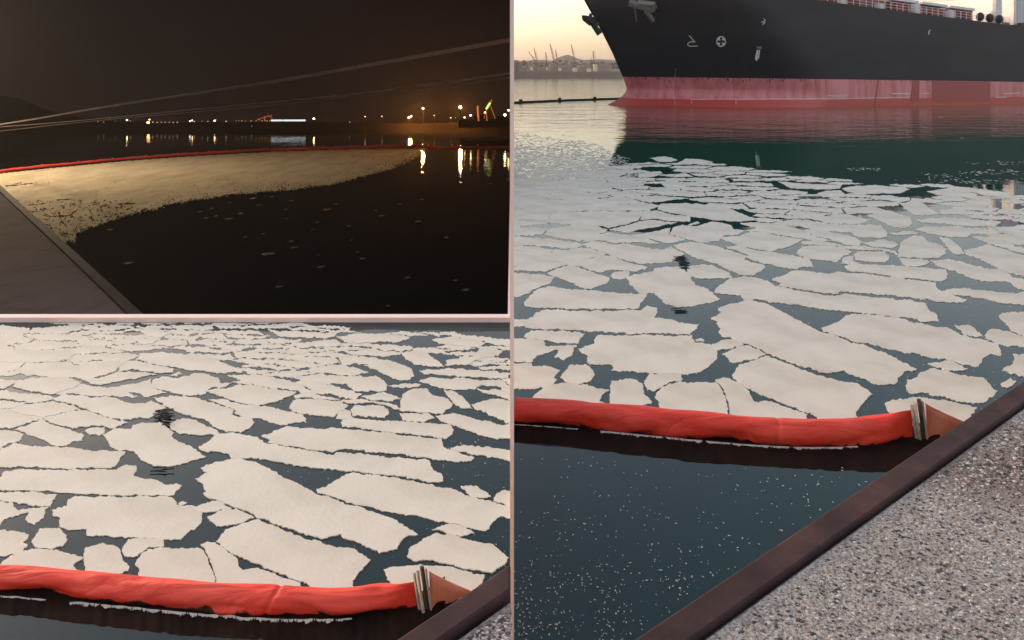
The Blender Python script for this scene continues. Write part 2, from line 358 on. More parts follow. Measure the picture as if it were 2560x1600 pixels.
# night sky: curved canopy and back
b = MB(); n_ = 14; prev = None
pr = [(YM+.12, zt0-.12), (200, CAMZ+200/YM*3-.2)]
for k in range(1, 11):
    a = k/10*math.pi/2; pr.append((200+56*math.sin(a), zt1-7-(1-math.cos(a))*40 if False else CAMZ+25-.2-(1-math.cos(a))*44))
for (y0, z0), (y1, z1) in zip(pr, pr[1:]):
    b.quad((XL0*y0/YM, y0, z0), (-.07, y0, z0), (-.07, y1, z1), (XL0*y1/YM, y1, z1))
b.quad((XL0*pr[-1][0]/YM, pr[-1][0], pr[-1][1]), (-.07, pr[-1][0], pr[-1][1]), (-.07, pr[-1][0], zn-.5), (XL0*pr[-1][0]/YM, pr[-1][0], zn-.5))
tag(b.build('sky', M['nsky']), kind='structure')
b = MB().quad((XL0, YM+.1, zn), (-.062, YM+.1, zn), (-.062, 257, zn), (XL0*257/YM, 257, zn))
tag(b.build('night_water', M['night_water']), kind='structure')

hz = MB().box(-2450, 2450, -45, 2450, -17.5, 75).build('haze', M['white'])
hz.data.materials.clear(); hm = bpy.data.materials.new('haze_air'); hm.use_nodes = True; hm.node_tree.nodes.clear()
ho = hm.node_tree.nodes.new('ShaderNodeOutputMaterial'); hv = hm.node_tree.nodes.new('ShaderNodeVolumePrincipled')
hv.inputs['Color'].default_value = (.95, .93, .9, 1); hv.inputs['Density'].default_value = .00022; hv.inputs['Anisotropy'].default_value = .3
hm.node_tree.links.new(hv.outputs[0], ho.inputs['Volume']); hz.data.materials.append(hm); hz['kind'] = 'stuff'
# ------------------------------------------------------------------ floating floes: outlines (view letter = origin of the tracing frame)
VIEW = {'A': (1280, 380), 'C': (1280, 700)}
def tr(v, s):
    ox, oy = VIEW[v]; a = [float(q) for q in s.split()]
    return [(ox+a[i]/3.78, oy+a[i+1]/3.78) for i in range(0, len(a), 2)]
TR = [
 ('long floe with a blunt knobbly left end', 'C', '200 110 330 62 560 85 740 95 1000 120 1290 130 1270 165 1210 215 1195 262 900 270 770 277 500 268 330 262 180 262 120 240 112 210 150 170 185 130'),
 ('long pale floe stepping down to the right', 'C', '215 312 330 276 500 285 760 292 900 286 1200 282 1290 245 1370 255 1372 300 1345 345 1420 355 1540 380 1600 408 1760 418 1750 450 1690 508 1300 506 1060 505 800 486 480 464 180 464 120 450 95 410 65 380 150 365 200 345'),
 ('narrow lens-shaped floe at the left edge', 'C', '140 500 200 478 480 476 690 507 650 560 630 600 520 598 320 570 170 552 120 540'),
 ('ragged hooked floe at the left edge', 'C', '-60 548 150 555 310 572 310 615 370 628 520 612 620 612 590 650 570 700 480 765 410 720 440 655 370 672 240 712 185 775 -60 775'),
 ('wedge floe at the left edge above the boom', 'C', '-60 782 185 785 190 812 370 822 450 850 430 880 390 915 440 940 380 985 330 1015 200 1035 -60 1028'),
 ('small round floe alone in grey water', 'C', '545 800 700 790 760 850 768 900 740 950 640 975 500 965 455 915 510 860'),
 ('low floe touching the boom at left', 'C', '270 1045 360 1000 500 970 690 985 800 1020 915 1045 840 1100 830 1135 880 1165 900 1220 190 1160 190 1100'),
 ('small square floe touching the boom', 'C', '935 960 1100 930 1180 945 1240 990 1260 1060 1310 1130 1310 1165 1220 1185 1220 1240 915 1220 925 1060'),
 ('small cup-shaped floe below the big scalloped one', 'C', '1300 880 1600 880 1605 950 1480 960 1350 1045 1270 1035 1248 975 1270 920'),
 ('big scalloped floe left of the centre', 'C', '640 640 770 600 785 545 840 518 1200 522 1690 520 1720 590 1850 605 1945 650 1940 730 1880 800 1800 850 1750 890 1600 884 1290 872 940 855 950 800 780 800 700 780 715 710 660 680'),
 ('tiny oval floe in the dark bay', 'C', '1740 570 1770 555 1815 565 1810 582 1750 588'),
 ('small crescent floe beside the scalloped one', 'C', '1740 598 1920 600 2030 555 2100 550 2160 595 2200 620 2110 630 2060 650 1950 655 1850 620'),
 ('small pointed diamond floe under the crescent', 'C', '1990 700 2130 625 2250 625 2330 660 2395 705 2280 740 2170 775 2070 778 2030 730'),
 ('broad smooth floe behind the boom with a crack', 'C', '1375 1060 1480 975 1620 962 1720 970 1900 960 1950 985 1992 1060 2015 1130 2036 1180 2050 1215 2040 1300 1375 1260 1385 1150 1365 1100'),
 ('lumpy tapering floe running along the boom', 'C', '1930 945 2000 912 2060 920 2110 955 2200 1015 2240 1040 2265 1110 2300 1160 2400 1140 2480 1160 2620 1212 2790 1262 2780 1350 2419 1350 2060 1300 2062 1215 2030 1140 2005 1050 1960 975'),
 ('large slab with its right end near the boom clamp', 'C', '2075 905 2150 800 2290 755 2400 722 2440 722 2569 775 2739 845 2849 885 2949 905 2979 925 3119 955 3259 970 3339 1025 3409 1070 3349 1130 3289 1190 3249 1250 3259 1340 2939 1340 2839 1270 2719 1225 2539 1155 2449 1115 2370 1085 2250 1028 2140 970'),
 ('huge slanting slab through the middle', 'C', '1930 265 2060 225 2200 192 2300 195 2425 228 2539 290 2749 400 2939 497 3059 522 3119 552 3199 597 3319 602 3419 652 3549 697 3709 780 3819 850 3719 860 3659 910 3629 975 3479 995 3319 930 3179 880 3139 850 2979 878 2849 846 2729 806 2569 755 2425 690 2330 645 2200 600 2060 542 1990 532 1960 490 1980 465 1940 400 1885 370 1990 305'),
 ('broad slab on the right with a notched right end', 'C', '2939 487 2929 455 2999 430 3079 390 3179 330 3239 312 3589 350 3819 400 4019 442 4099 442 4269 522 4479 572 4589 602 4614 650 4624 715 4529 695 4469 730 4419 800 4379 820 4269 790 4139 755 3919 720 3789 680 3719 685 3519 640 3319 592 3199 567 3059 510'),
 ('long slab under the straight crack on the right', 'A', '1910 1310 1980 1250 2050 1200 2190 1175 2419 1215 2499 1265 2799 1325 3069 1362 3139 1340 3519 1380 3899 1416 3914 1430 3924 1480 4019 1530 4029 1590 3919 1605 3799 1577 3609 1553 3219 1507 2919 1478 2419 1404 2330 1393 2190 1398 2170 1360 2050 1340 1950 1330'),
 ('longest upper slab with a rounded right tip', 'A', '2455 1203 2679 1117 3009 1150 3059 1132 3419 1162 3719 1198 4009 1236 4019 1290 4079 1320 4139 1340 4299 1390 4259 1425 4119 1420 3899 1393 3519 1348 3119 1313 3059 1342 2819 1308 2519 1262 2529 1235'),
 ('small floe in the wide dark water at right', 'C', '4179 430 4319 422 4379 465 4459 525 4339 530 4269 515'),
 ('blunt rounded floe at the right edge', 'C', '4479 500 4529 465 4619 465 4719 500 4860 540 4860 640 4599 600 4489 560 4469 520'),
 ('jagged triangular floe at the right edge', 'C', '4609 335 4659 310 4719 298 4860 300 4860 530 4729 482 4639 380'),
 ('small lens floe between two dark channels', 'C', '3939 790 4099 755 4179 765 4299 830 4219 860 4159 860 4079 840'),
 ('big floe in front of the quay corner', 'C', '3729 950 3819 920 3849 880 3969 840 4099 850 4219 890 4459 930 4519 990 4589 1045 4569 1090 4449 1170 4269 1150 4119 1110 3949 1080 3879 1065 3789 1080 3719 1035'),
 ('floe directly behind the boom clamp', 'C', '3519 1155 3589 1130 3699 1125 3819 1110 3919 1115 4119 1135 4319 1195 4394 1200 4319 1320 4119 1420 3869 1420 3619 1300 3549 1230'),
 ('stubby floe at the right edge above the quay', 'C', '4729 700 4860 705 4860 915 4769 895 4629 860 4659 820 4729 790 4749 740'),
 ('small squarish chip beside the quay beam', 'C', '4614 980 4709 925 4764 960 4669 1025'),
 ('slender floe at the right edge over blue water', 'A', '4079 1310 4169 1290 4289 1285 4519 1315 4769 1340 4860 1300 4860 1440 4669 1425 4469 1390 4299 1360 4119 1335'),
 ('bent banana-shaped floe on the right', 'A', '3959 1030 4119 1010 4219 1030 4369 1070 4519 1110 4619 1100 4689 1150 4749 1192 4860 1196 4860 1300 4799 1290 4699 1230 4619 1220 4489 1230 4369 1200 4269 1160 4099 1100 4019 1080'),
 ('large pointed floe at the far right', 'A', '4269 925 4499 875 4699 935 4860 985 4860 1186 4759 1158 4609 1098 4489 1040 4369 990 4289 965'),
 ('flat slanting floe high at the right edge', 'A', '4319 800 4489 800 4669 840 4749 890 4860 920 4860 965 4699 922 4519 862 4419 830'),
 ('smooth spindle-shaped floe beside the round one', 'A', '4039 800 4109 810 4179 850 4249 910 4279 965 4209 965 4119 920 4099 890 4059 850'),
 ('tall rounded floe like a shell', 'A', '3709 830 3789 790 3889 790 3939 850 4039 870 4109 920 4099 950 4019 1005 3869 998 3649 988 3649 960 3659 900 3679 850'),
 ('thin frayed floe under the shell-shaped one', 'A', '3659 1003 3919 1013 3949 1050 3849 1080 3689 1065'),
 ('long strip floe ending in a rounded nose', 'A', '3139 1080 3179 1055 3419 1065 3719 1075 4099 1110 4119 1150 4109 1190 4059 1225 3819 1198 3529 1166 3269 1130 3159 1118'),
 ('rounded rectangular floe in grey water', 'A', '3259 940 3519 940 3559 985 3564 1015 3519 1045 3319 1030 3239 1020 3239 970'),
 ('small crumbly floe left of the rectangular one', 'A', '3119 1000 3179 975 3234 990 3224 1030 3279 1050 3219 1055 3109 1050'),
 ('six-sided floe right of the dark wedge', 'A', '2689 960 2739 890 2919 880 3139 900 3209 950 3129 985 3079 1040 2819 1010 2729 985'),
 ('angular floe with a rounded right lobe', 'A', '2010 895 2130 882 2300 930 2450 945 2569 965 2719 990 2819 1020 2849 1080 2739 1085 2669 1110 2519 1080 2419 1055 2360 1045 2212 1003 2242 973 2100 922'),
 ('long floe starting right of the dark clump', 'A', '1530 880 1680 850 1900 880 2000 912 2220 978 2192 1018 2380 1062 2400 1090 2350 1130 2270 1165 2150 1165 2040 1110 1950 1060 1850 1030 1740 1000 1660 960 1600 930'),
 ('wide floe bounded by a faint curved crack', 'A', '1960 805 2140 790 2250 757 2400 762 2439 777 2749 822 2709 850 2619 893 2479 933 2419 940 2260 910 2130 878 2060 850'),
 ('slanting floe above the six-sided one', 'A', '2739 745 2819 722 2919 732 3119 777 3229 802 3319 850 3269 890 3139 868 3019 828 2869 790'),
 ('slim floe resting against the slanting one', 'A', '2419 700 2559 690 2729 737 2869 796 3019 836 2919 850 2759 818 2419 765 2200 740'),
 ('bowl-shaped floe with a straight top', 'A', '3159 690 3299 682 3479 688 3549 760 3539 800 3459 815 3279 810 3209 770 3159 740'),
 ('almond-shaped floe above the strip floe', 'A', '3319 860 3519 825 3619 850 3659 880 3569 905 3419 895'),
 ('small crooked floe above the six-sided one', 'A', '2739 850 2859 830 2939 842 3069 868 3139 893 2919 876 2749 873'),
 ('thin sliver floe above the strip floe', 'A', '3119 895 3299 884 3479 912 3619 932 3649 975 3569 945 3479 922 3179 918'),
 ('thin pointed sliver right of the bowl-shaped one', 'A', '3549 770 3699 745 3849 760 3819 780 3599 780'),
 ('broad floe with two humps on the right', 'A', '3819 730 3919 700 4069 705 4219 700 4369 740 4319 790 4299 805 4119 800 3939 770'),
 ('broad low floe above the two-humped one', 'A', '3819 640 4059 620 4179 622 4419 640 4619 660 4569 700 4319 698 4119 680 3869 665'),
 ('large leaning floe under the dark clump', 'A', '1080 1190 1160 1155 1330 1130 1350 1100 1450 1085 1580 1085 1640 1130 1700 1165 1680 1200 1740 1260 1860 1300 1970 1385 1900 1410 1720 1455 1600 1468 1470 1440 1420 1405 1350 1340 1200 1325 1130 1260'),
 ('rounded floe just right of the dark clump', 'A', '1650 1090 1780 1060 1890 1065 1950 1100 2060 1140 2090 1190 1900 1195 1750 1190 1680 1150'),
 ('small nub floe between two grey openings', 'A', '920 1170 980 1130 1100 1122 1110 1170 1060 1195 970 1200'),
 ('shield-shaped floe pointing towards the viewer', 'A', '330 1145 540 1062 750 1132 830 1155 920 1190 900 1240 820 1260 740 1295 690 1295 590 1245 480 1200 410 1180'),
 ('ragged-edged floe above the shield-shaped one', 'A', '565 1050 850 984 960 988 1100 1043 1230 1067 1300 1080 1240 1105 1180 1135 1110 1120 950 1110 830 1138 720 1108'),
 ('four-sided floe in the left mosaic', 'A', '260 975 420 927 660 907 740 912 900 967 840 980 560 1045 400 1012'),
 ('pale tile-like floe at the left edge', 'A', '-60 935 250 983 400 1023 540 1062 300 1128 -60 1125'),
 ('blunt floe at the left edge below the mosaic', 'A', '-60 1135 170 1150 330 1162 400 1188 360 1240 200 1300 130 1345 60 1370 -60 1355'),
 ('narrow tile floe at the left edge', 'A', '-60 892 130 884 320 908 440 918 260 967 60 933 -60 928'),
 ('long floe left of the dark clump', 'A', '650 875 720 900 920 968 1100 1030 1240 1060 1500 1040 1560 1000 1635 962 1590 935 1500 893 1440 912 1310 915 1200 885 1100 860 970 870 870 848 760 845'),
 ('smooth floe below the black crack', 'A', '700 800 900 762 1090 780 1250 802 1310 835 1390 860 1300 866 1180 853 970 860 870 835 680 848'),
 ('wedge floe right of the black crack', 'A', '1115 788 1250 768 1400 738 1500 710 1480 778 1560 800 1640 822 1560 850 1460 860 1330 822'),
 ('wide irregular floe below the black arrow-shaped gap', 'A', '1488 775 1520 715 1600 692 1720 702 1880 662 2000 668 2070 692 2100 732 2200 742 2120 780 2000 790 1950 840 1800 855 1650 820'),
 ('angular floe above the black crack', 'A', '920 735 1090 690 1200 652 1330 640 1560 668 1480 682 1340 712 1180 732 1090 762'),
 ('tapering tile floe in the left mosaic', 'A', '30 795 350 822 620 852 680 882 560 908 450 910 300 888 -60 878 -60 800'),
 ('faint tile floe high at the left edge', 'A', '-60 703 200 713 350 722 290 770 180 788 -60 785'),
 ('wide tile floe above the left mosaic', 'A', '350 730 560 692 750 692 900 732 880 757 650 842 400 803 300 778'),
 ('long flat floe above the arrow-shaped gap', 'A', '1370 540 1400 492 1650 484 1900 502 2050 532 2220 602 2300 640 2150 657 1900 640 1720 612 1500 575'),
 ('thin plate floe resting above the black arrow-shaped gap', 'A', '1350 548 1500 585 1690 616 1685 648 1560 658 1340 630 1215 642 1235 598'),
 ('faceted floe up-left of the black crack', 'A', '900 605 1000 578 1180 572 1325 548 1220 600 1200 640 1085 678 930 715 860 700'),
 ('small triangular chip inside the black arrow-shaped gap', 'A', '1660 682 1750 655 1775 672 1700 690'),
 ('faint broad tile floe highest on the left', 'A', '-60 455 200 452 480 450 800 466 830 500 780 545 560 562 250 566 -60 556'),
 ('leading floe farthest out towards the ship', 'A', '1300 55 1440 40 1510 55 1560 75 1500 92 1390 95'),
 ('spear-shaped floe at the far edge', 'A', '1570 100 1640 65 1780 70 1905 90 1850 105 1650 118'),
 ('flat floe above the black lens-shaped gap', 'A', '1190 205 1260 187 1400 180 1420 200 1330 235 1200 240'),
 ('kite-shaped floe right of the lens-shaped gap', 'A', '1400 290 1480 255 1560 270 1650 320 1600 345 1480 338 1430 318'),
 ('blocky floe below the kite-shaped one', 'A', '1340 345 1500 350 1560 380 1530 395 1420 408 1370 375'),
 ('broad far floe beside the green water', 'A', '2519 280 2800 300 3119 310 3100 345 2900 352 2640 340'),
 ('broad far floe left of the black channel', 'A', '3119 345 3250 320 3419 312 3700 330 3760 350 3660 385 3400 392 3260 400 3160 370'),
 ('round-cornered far floe in the middle distance', 'A', '2880 390 3000 365 3110 365 3150 400 3100 425 2950 430'),
 ('far wing-shaped floe on the right', 'A', '3920 370 4100 345 4300 365 4400 400 4360 432 4180 420 4020 405'),
 ('long thin floe at the far right tip', 'A', '4090 312 4300 335 4600 370 4720 400 4715 428 4500 415 4300 370 4120 345'),
 ('far triangular floe above the violet gap', 'A', '4030 585 4100 545 4300 505 4350 440 4480 440 4540 465 4500 510 4300 540 4250 590'),
 ('wide far slab left of the violet gap', 'A', '3660 480 3780 470 3900 490 3990 560 4040 590 3900 598 3800 590 3700 525'),
 ('large pale far slab near the centre right', 'A', '3350 600 3450 575 3600 560 3760 620 3780 690 3720 725 3560 690 3480 650'),
]
def inside(p, poly):
    x, y = p; c = False; j = len(poly)-1
    for i in range(len(poly)):
        xi, yi = poly[i]; xj, yj = poly[j]
        if (yi > y) != (yj > y) and x < (xj-xi)*(y-yi)/(yj-yi)+xi: c = not c
        j = i
    return c
def clip(poly, f):
    out = []
    for i in range(len(poly)):
        a, b_ = poly[i-1], poly[i]; fa, fb = f(a), f(b_)
        if (fa >= 0) != (fb >= 0):
            t = fa/(fa-fb); out.append((a[0]+(b_[0]-a[0])*t, a[1]+(b_[1]-a[1])*t))
        if fb >= 0: out.append(b_)
    return out
def area(p): return abs(sum(p[i-1][0]*p[i][1]-p[i][0]*p[i-1][1] for i in range(len(p))))/2
def rough(poly, amp, step, seed):
    """resample an outline and give it a broken, irregular edge"""
    out = []; n = len(poly)
    for i in range(n):
        a = poly[i]; b_ = poly[(i+1) % n]; L = math.hypot(b_[0]-a[0], b_[1]-a[1]); k = max(1, int(L/step))
        sy = min(1.0, (a[1]-HOR)/650)
        for j in range(k):
            t = j/k; x = a[0]+(b_[0]-a[0])*t; y = a[1]+(b_[1]-a[1])*t
            v = mnoise.noise_vector(Vector((x*.11, y*.11/sy, seed)))*1.1+mnoise.noise_vector(Vector((x*.4, y*.4/sy, seed+9)))*.75+mnoise.noise_vector(Vector((x*.035, y*.035/sy, seed+4)))*1.3
            out.append((x+v.x*amp*sy*1.3, y+v.y*amp*sy))
    return out
traced = [(d, tr(v, s)) for d, v, s in TR]

# crowded far floes: irregular cells of broken ice between the traced ones
field = [(1050, 460), (1262, 452), (1400, 446), (1500, 424), (1560, 410), (1600, 398), (1780, 405), (1850, 418), (1930, 430), (2060, 440), (2110, 455), (2290, 465),
         (2380, 460), (2560, 492), (2620, 500), (2620, 612), (2440, 590), (2290, 560), (2219, 590), (2116, 600), (2005, 590), (1900, 575), (1850, 567), (1640, 560),
         (1560, 572), (1440, 568), (1050, 572)]
fw = [up(x, y, -4) for x, y in field]
def px_of(X, Y, h=4.0): return (1280+X/Y*K, HOR+h*K/Y)
rng = random.Random(3)
seeds = []
for _ in range(9000):
    x = rng.uniform(1030, 2640); y = rng.uniform(395, 612)
    p = up(x, y, -4); left = x < 1560
    r = rng.choice((.42, .6, .75, .95, 1.35))*rng.uniform(.8, 1.2) if not left else rng.uniform(.8, 1.3)
    if rng.random() < (p.y/34)**1.0*1.0:
        if all(((p.x-q[0])*.62)**2+((p.y-q[1])*.9)**2 > (.5*(r+q[2]))**2 for q in seeds): seeds.append((p.x, p.y, r))
beyond = lambda x, y: (x < 1262 and 452 < y < 985) or (x > 2556 and 490 < y < 930)   # ice goes on past both sides of the picture
for _ in range(7000):
    x = rng.choice((rng.uniform(500, 1262), rng.uniform(2556, 3300))); y = rng.uniform(452, 985)
    if not beyond(x, y) or rng.random() > (up(x, y, -4).y/30)**2: continue
    p = up(x, y, -4); r = rng.uniform(.7, 1.3)
    if all(((p.x-q[0])*.62)**2+((p.y-q[1])*.9)**2 > (.5*(r+q[2]))**2 for q in seeds): seeds.append((p.x, p.y, r))
seeds = [(s[0]*.62, s[1]*.9, s[2]) for s in seeds]
sa = np.array([(s[0], s[1]) for s in seeds])
HOLES = [tr('A', '1095 775 1180 738 1340 718 1480 684 1560 666 1700 655 1700 618 1880 650 1760 692 1640 688 1500 706 1350 742 1200 778'),
         tr('A', '1210 168 1250 128 1330 116 1405 148 1405 182 1240 188'), tr('A', '1170 312 1280 288 1400 298 1392 320 1190 322'), tr('A', '2280 640 2340 625 2419 650 2419 690 2330 680'),
         tr('A', '3640 385 3800 360 3900 385 3880 410 3780 430 3700 400'), tr('A', '2780 300 3100 300 3160 400 3060 440 2990 440 3070 395')]
cells = []
for i, s in enumerate(seeds):
    d = np.hypot(sa[:, 0]-s[0], sa[:, 1]-s[1]); near = np.argsort(d)[1:22]
    poly = [(s[0]-2, s[1]-2), (s[0]+2, s[1]-2), (s[0]+2, s[1]+2), (s[0]-2, s[1]+2)]
    for j in near:
        q = sa[j]; mx, my = (s[0]+q[0])/2, (s[1]+q[1])/2; nx, ny = s[0]-q[0], s[1]-q[1]
        poly = clip(poly, lambda p: (p[0]-mx)*nx+(p[1]-my)*ny)
        if len(poly) < 3: break
    if len(poly) < 3: continue
    poly = [(p[0]/.62, p[1]/.9) for p in poly]
    cx = sum(p[0] for p in poly)/len(poly); cy = sum(p[1] for p in poly)/len(poly)
    pc = px_of(cx, cy)
    if not (inside(pc, field) or beyond(*pc)) or (pc[0] >= 1600 and any(inside(pc, t[1]) for t in traced)): continue
    hid = pc[0] < 1600
    if not hid and rng.random() < .02: continue
    q = [px_of(*p) for p in poly]
    if not hid and sum(any(inside(v, t[1]) for t in traced) for v in q) > .4*len(q): continue
    if any(inside(v, HOLES[0]) for v in q) or any(inside(v, q) for v in HOLES[0]) or any(inside(pc, H) for H in HOLES): continue
    wd = max(v[0] for v in q)-min(v[0] for v in q); hg = max(v[1] for v in q)-min(v[1] for v in q)
    gx, gy = (2.2, .9) if hid else (rng.uniform(2.5, 6), rng.uniform(1.3, 2.6)) if rng.random() < .75 else (rng.uniform(6, 16), rng.uniform(2.4, 4.2))
    fx, fy = max(.55, 1-gx/wd), max(.55, 1-gy/hg)
    ox, oy = (0, 0) if hid else (rng.uniform(-.4, .4)*gx, rng.uniform(-.4, .4)*gy)
    cells.append([(pc[0]+(v[0]-pc[0])*fx+ox, pc[1]+(v[1]-pc[1])*fy+oy) for v in q])

BLX = lambda p: ((p[0]-1704)*1.092+407, (p[1]-640)*1.09+1026)
def floe_mesh(poly, h, seed, top):
    z = -h+top
    P = [up(x, y, z) for x, y in poly]
    c = sum(P, Vector())/len(P)
    n = len(P); th = .02*h
    # slightly rounded shoulder: inner top ring, outer ring lower
    V = []; F = []
    loc = [p-c for p in P]
    V = [(q.x, q.y, 0) for q in loc]+[(q.x, q.y, -th-top) for q in loc]
    F = [tuple(t) for t in tessellate_polygon([[Vector((q.x, q.y, 0)) for q in loc]])]
    for i in range(n): F.append((i, (i+1) % n, n+(i+1) % n, n+i))
    return c, V, F
def make_floes(h, fmap, keep, where, n_cells, group, sideclip):
    rs = random.Random(11); items = []
    for d, p in traced: items.append((d, [fmap(q) for q in p], True))
    cc = [[fmap(q) for q in p] for p in cells]
    allp = []
    for d, p, t in items+[(None, c, False) for c in cc]:
        p = rough(p, 2.6 if t else 3.2, 2.2, rs.random()*50)
        for f in sideclip: p = clip(p, f) if len(p) > 2 else p
        if len(p) < 3 or area(p) < 12 or not keep(p): continue
        allp.append((d, p, t))
    cellp = sorted([q for q in allp if not q[2]], key=lambda q: -area(q[1]) if keep.seen(q[1]) else 0)
    big = [q for q in allp if q[2]]+cellp[:n_cells]
    for d, p, t in big:
        top = rs.uniform(.006, .010) if t else rs.uniform(.003, .006)
        c, V, F = floe_mesh(p, h, 0, top*h/4)
        o = link('ice_floe', V, F, M['floe']); o.location = c
        mx, my = sum(q[0] for q in p)/len(p), sum(q[1] for q in p)/len(p)
        if t: tag(o, d+' '+where, 'ice floe', group)
        else:
            wd_ = max(q[0] for q in p)-min(q[0] for q in p); hg_ = max(q[1] for q in p)-min(q[1] for q in p)
            nr = min(((sum(q[0] for q in tp)/len(tp), sum(q[1] for q in tp)/len(tp), td) for td, tp, tt in big if tt), key=lambda e: abs(e[0]-mx)+abs(e[1]-my)*3)
            dx_, dy_ = mx-nr[0], (my-nr[1])*3
            rel = ('right of' if dx_ > 0 else 'left of') if abs(dx_) > abs(dy_) else ('behind' if dy_ < 0 else 'before')
            shp = 'slender' if wd_/hg_ > 7 else 'broad' if wd_*hg_ > 1500 else 'chunky' if wd_/hg_ < 3.2 else 'small'
            tag(o, '%s piece %s the %s, %s' % (shp, rel, ' '.join(nr[2].split()[:8]), 'tall view' if h > 3.5 else 'lower view'), 'ice floe', group+', far crowd')
    V = []; F = []
    for d, p, t in cellp[n_cells:]:
        top = rs.uniform(.003, .006)*h/4; c, v, f = floe_mesh(p, h, 0, top); i = len(V)
        V += [(c.x+a, c.y+b_, c.z+e) for a, b_, e in v]; F += [tuple(k+i for k in q) for q in f]
    if V: tag(link('broken_ice', V, F, M['floe']), 'smallest far ice pieces crowded '+where, kind='stuff')
class Keep:
    def __init__(s, midx, x0, x1, y0, y1): s.midx = midx; s.b = (x0, x1, y0, y1)
    def __call__(s, p):
        x0, x1, y0, y1 = s.b
        x0, x1 = (x0, 3300) if x1 > 2000 else (-900, x1)
        return max(q[0] for q in p) > x0 and min(q[0] for q in p) < x1 and max(q[1] for q in p) > y0 and min(q[1] for q in p) < y1
Keep.seen = lambda s, p: s.b[0] < sum(q[0] for q in p)/len(p) < s.b[1] and s.b[2] < sum(q[1] for q in p)/len(p) < s.b[3]
make_floes(4.0, lambda q: q, Keep(1640, 1285, 2560, 0, 1600), 'in the tall right view', 75, 'floes of the tall right view', [lambda p: p[0]-1282])
make_floes(HB, BLX, Keep(340, 0, 1275, 806, 1600), 'in the lower left view', 75, 'floes of the lower left view',
           [lambda p: 1276-p[0], lambda p: p[1]-806.5, lambda p: p[0]+900])

def scatter(name, h, pts, size, m, label, z=.003):
    V = []; F = []
    for (x, y) in pts:
        if y < HOR+30: continue
        c = up(x, y, -h+z); s = rng.uniform(*size)*c.y/K*1.0; n = rng.choice((4, 5, 6)); i = len(V); ph = rng.random()*6; st = rng.uniform(1, 2.4); a0 = rng.random()*3
        for k in range(n):
            a = ph+2*math.pi*k/n; r = s*rng.uniform(.6, 1.2); px, py = r*math.cos(a)*st, r*math.sin(a)
            V.append((c.x+px*math.cos(a0)-py*math.sin(a0), c.y+(px*math.sin(a0)+py*math.cos(a0))*1.3, c.z+rng.uniform(0, .003)))
        F.append(tuple(range(i, i+n)))
    return tag(link(name, V, F, m), label, kind='stuff')
qedge = [(1597, 1590), (2551, 957)]
def left_of_quay(x, y): return x < 1597+(1590-y)*(2551-1597)/(1590-957)-12
# flakes on the open water in front of the boom
fl = []
while len(fl) < 620:
    x = rng.uniform(1284, 2250); y = rng.uniform(1130, 1640)
    if not left_of_quay(x, y): continue
    dens = .12+.88*max(0, (y-1150)/450)**1.4*max(.15, 1-(x-1285)/800)
    if mnoise.noise(Vector((x*.012, y*.012, 3)))*.9+.6 > rng.random()*1.2 and rng.random() < dens: fl.append((x, y))
scatter('foam_flakes', 4, fl, (.8, 1.9), M['flake'], 'tiny pale flakes drifting on the dark water before the boom')
def crumbs(n, fmap):
    out = []
    for _ in range(n):
        x = rng.uniform(1950, 2551); y = rng.uniform(620, 1060)
        if mnoise.noise(Vector((x*.02, y*.03, 8)))*1.2+.45 > rng.random(): out.append(fmap((x, y)))
    return out
cr_ = crumbs(900, lambda q: q)
scatter('ice_crumbs', 4, [p for p in cr_ if p[0] > 1285], (.5, 1.2), M['flake'], 'tiny ice crumbs in the gaps of the tall right view')
scatter('ice_crumbs', HB, [BLX(p) for p in cr_ if 0 < BLX(p)[0] < 1270], (.5, 1.2), M['flake'], 'tiny ice crumbs in the gaps of the lower left view')
# thin flaky skin drifting at the far left, and slivers beside the ship's reflection
pts = []
while len(pts) < 5200:
    x = rng.uniform(1284, 1600); y = rng.uniform(322, 470)
    edge = interp([(1284, 325), (1370, 340), (1430, 345), (1500, 365), (1560, 392), (1600, 410)], x)
    if y > edge+mnoise.noise(Vector((x*.02, y*.1, 0)))*22 and rng.random() < .25+.75*min(1, (y-edge)/70): pts.append((x, y))
scatter('ice_skin', 4, pts, (1.2, 4.5), M['wet_floe'], 'thin flaky ice skin drifting left of the ship reflection')
pts = []
for (cx, cy, sx, sy, n) in ((2150, 422, 22, 2.5, 26), (2352, 438, 22, 3, 22), (2440, 432, 34, 3, 26), (2500, 408, 30, 3, 18), (2520, 428, 30, 4, 26), (2440, 452, 60, 4, 60), (2354, 293, 5, 1, 4), (2406, 345, 5, 1, 4)):
    for _ in range(n): pts.append((rng.gauss(cx, sx), rng.gauss(cy, sy)))
scatter('ice_slivers', 4, [p for p in pts if p[0] < 2600], (1.0, 3.5), M['wet_floe'], 'thin wet ice slivers below the ship, at the right')

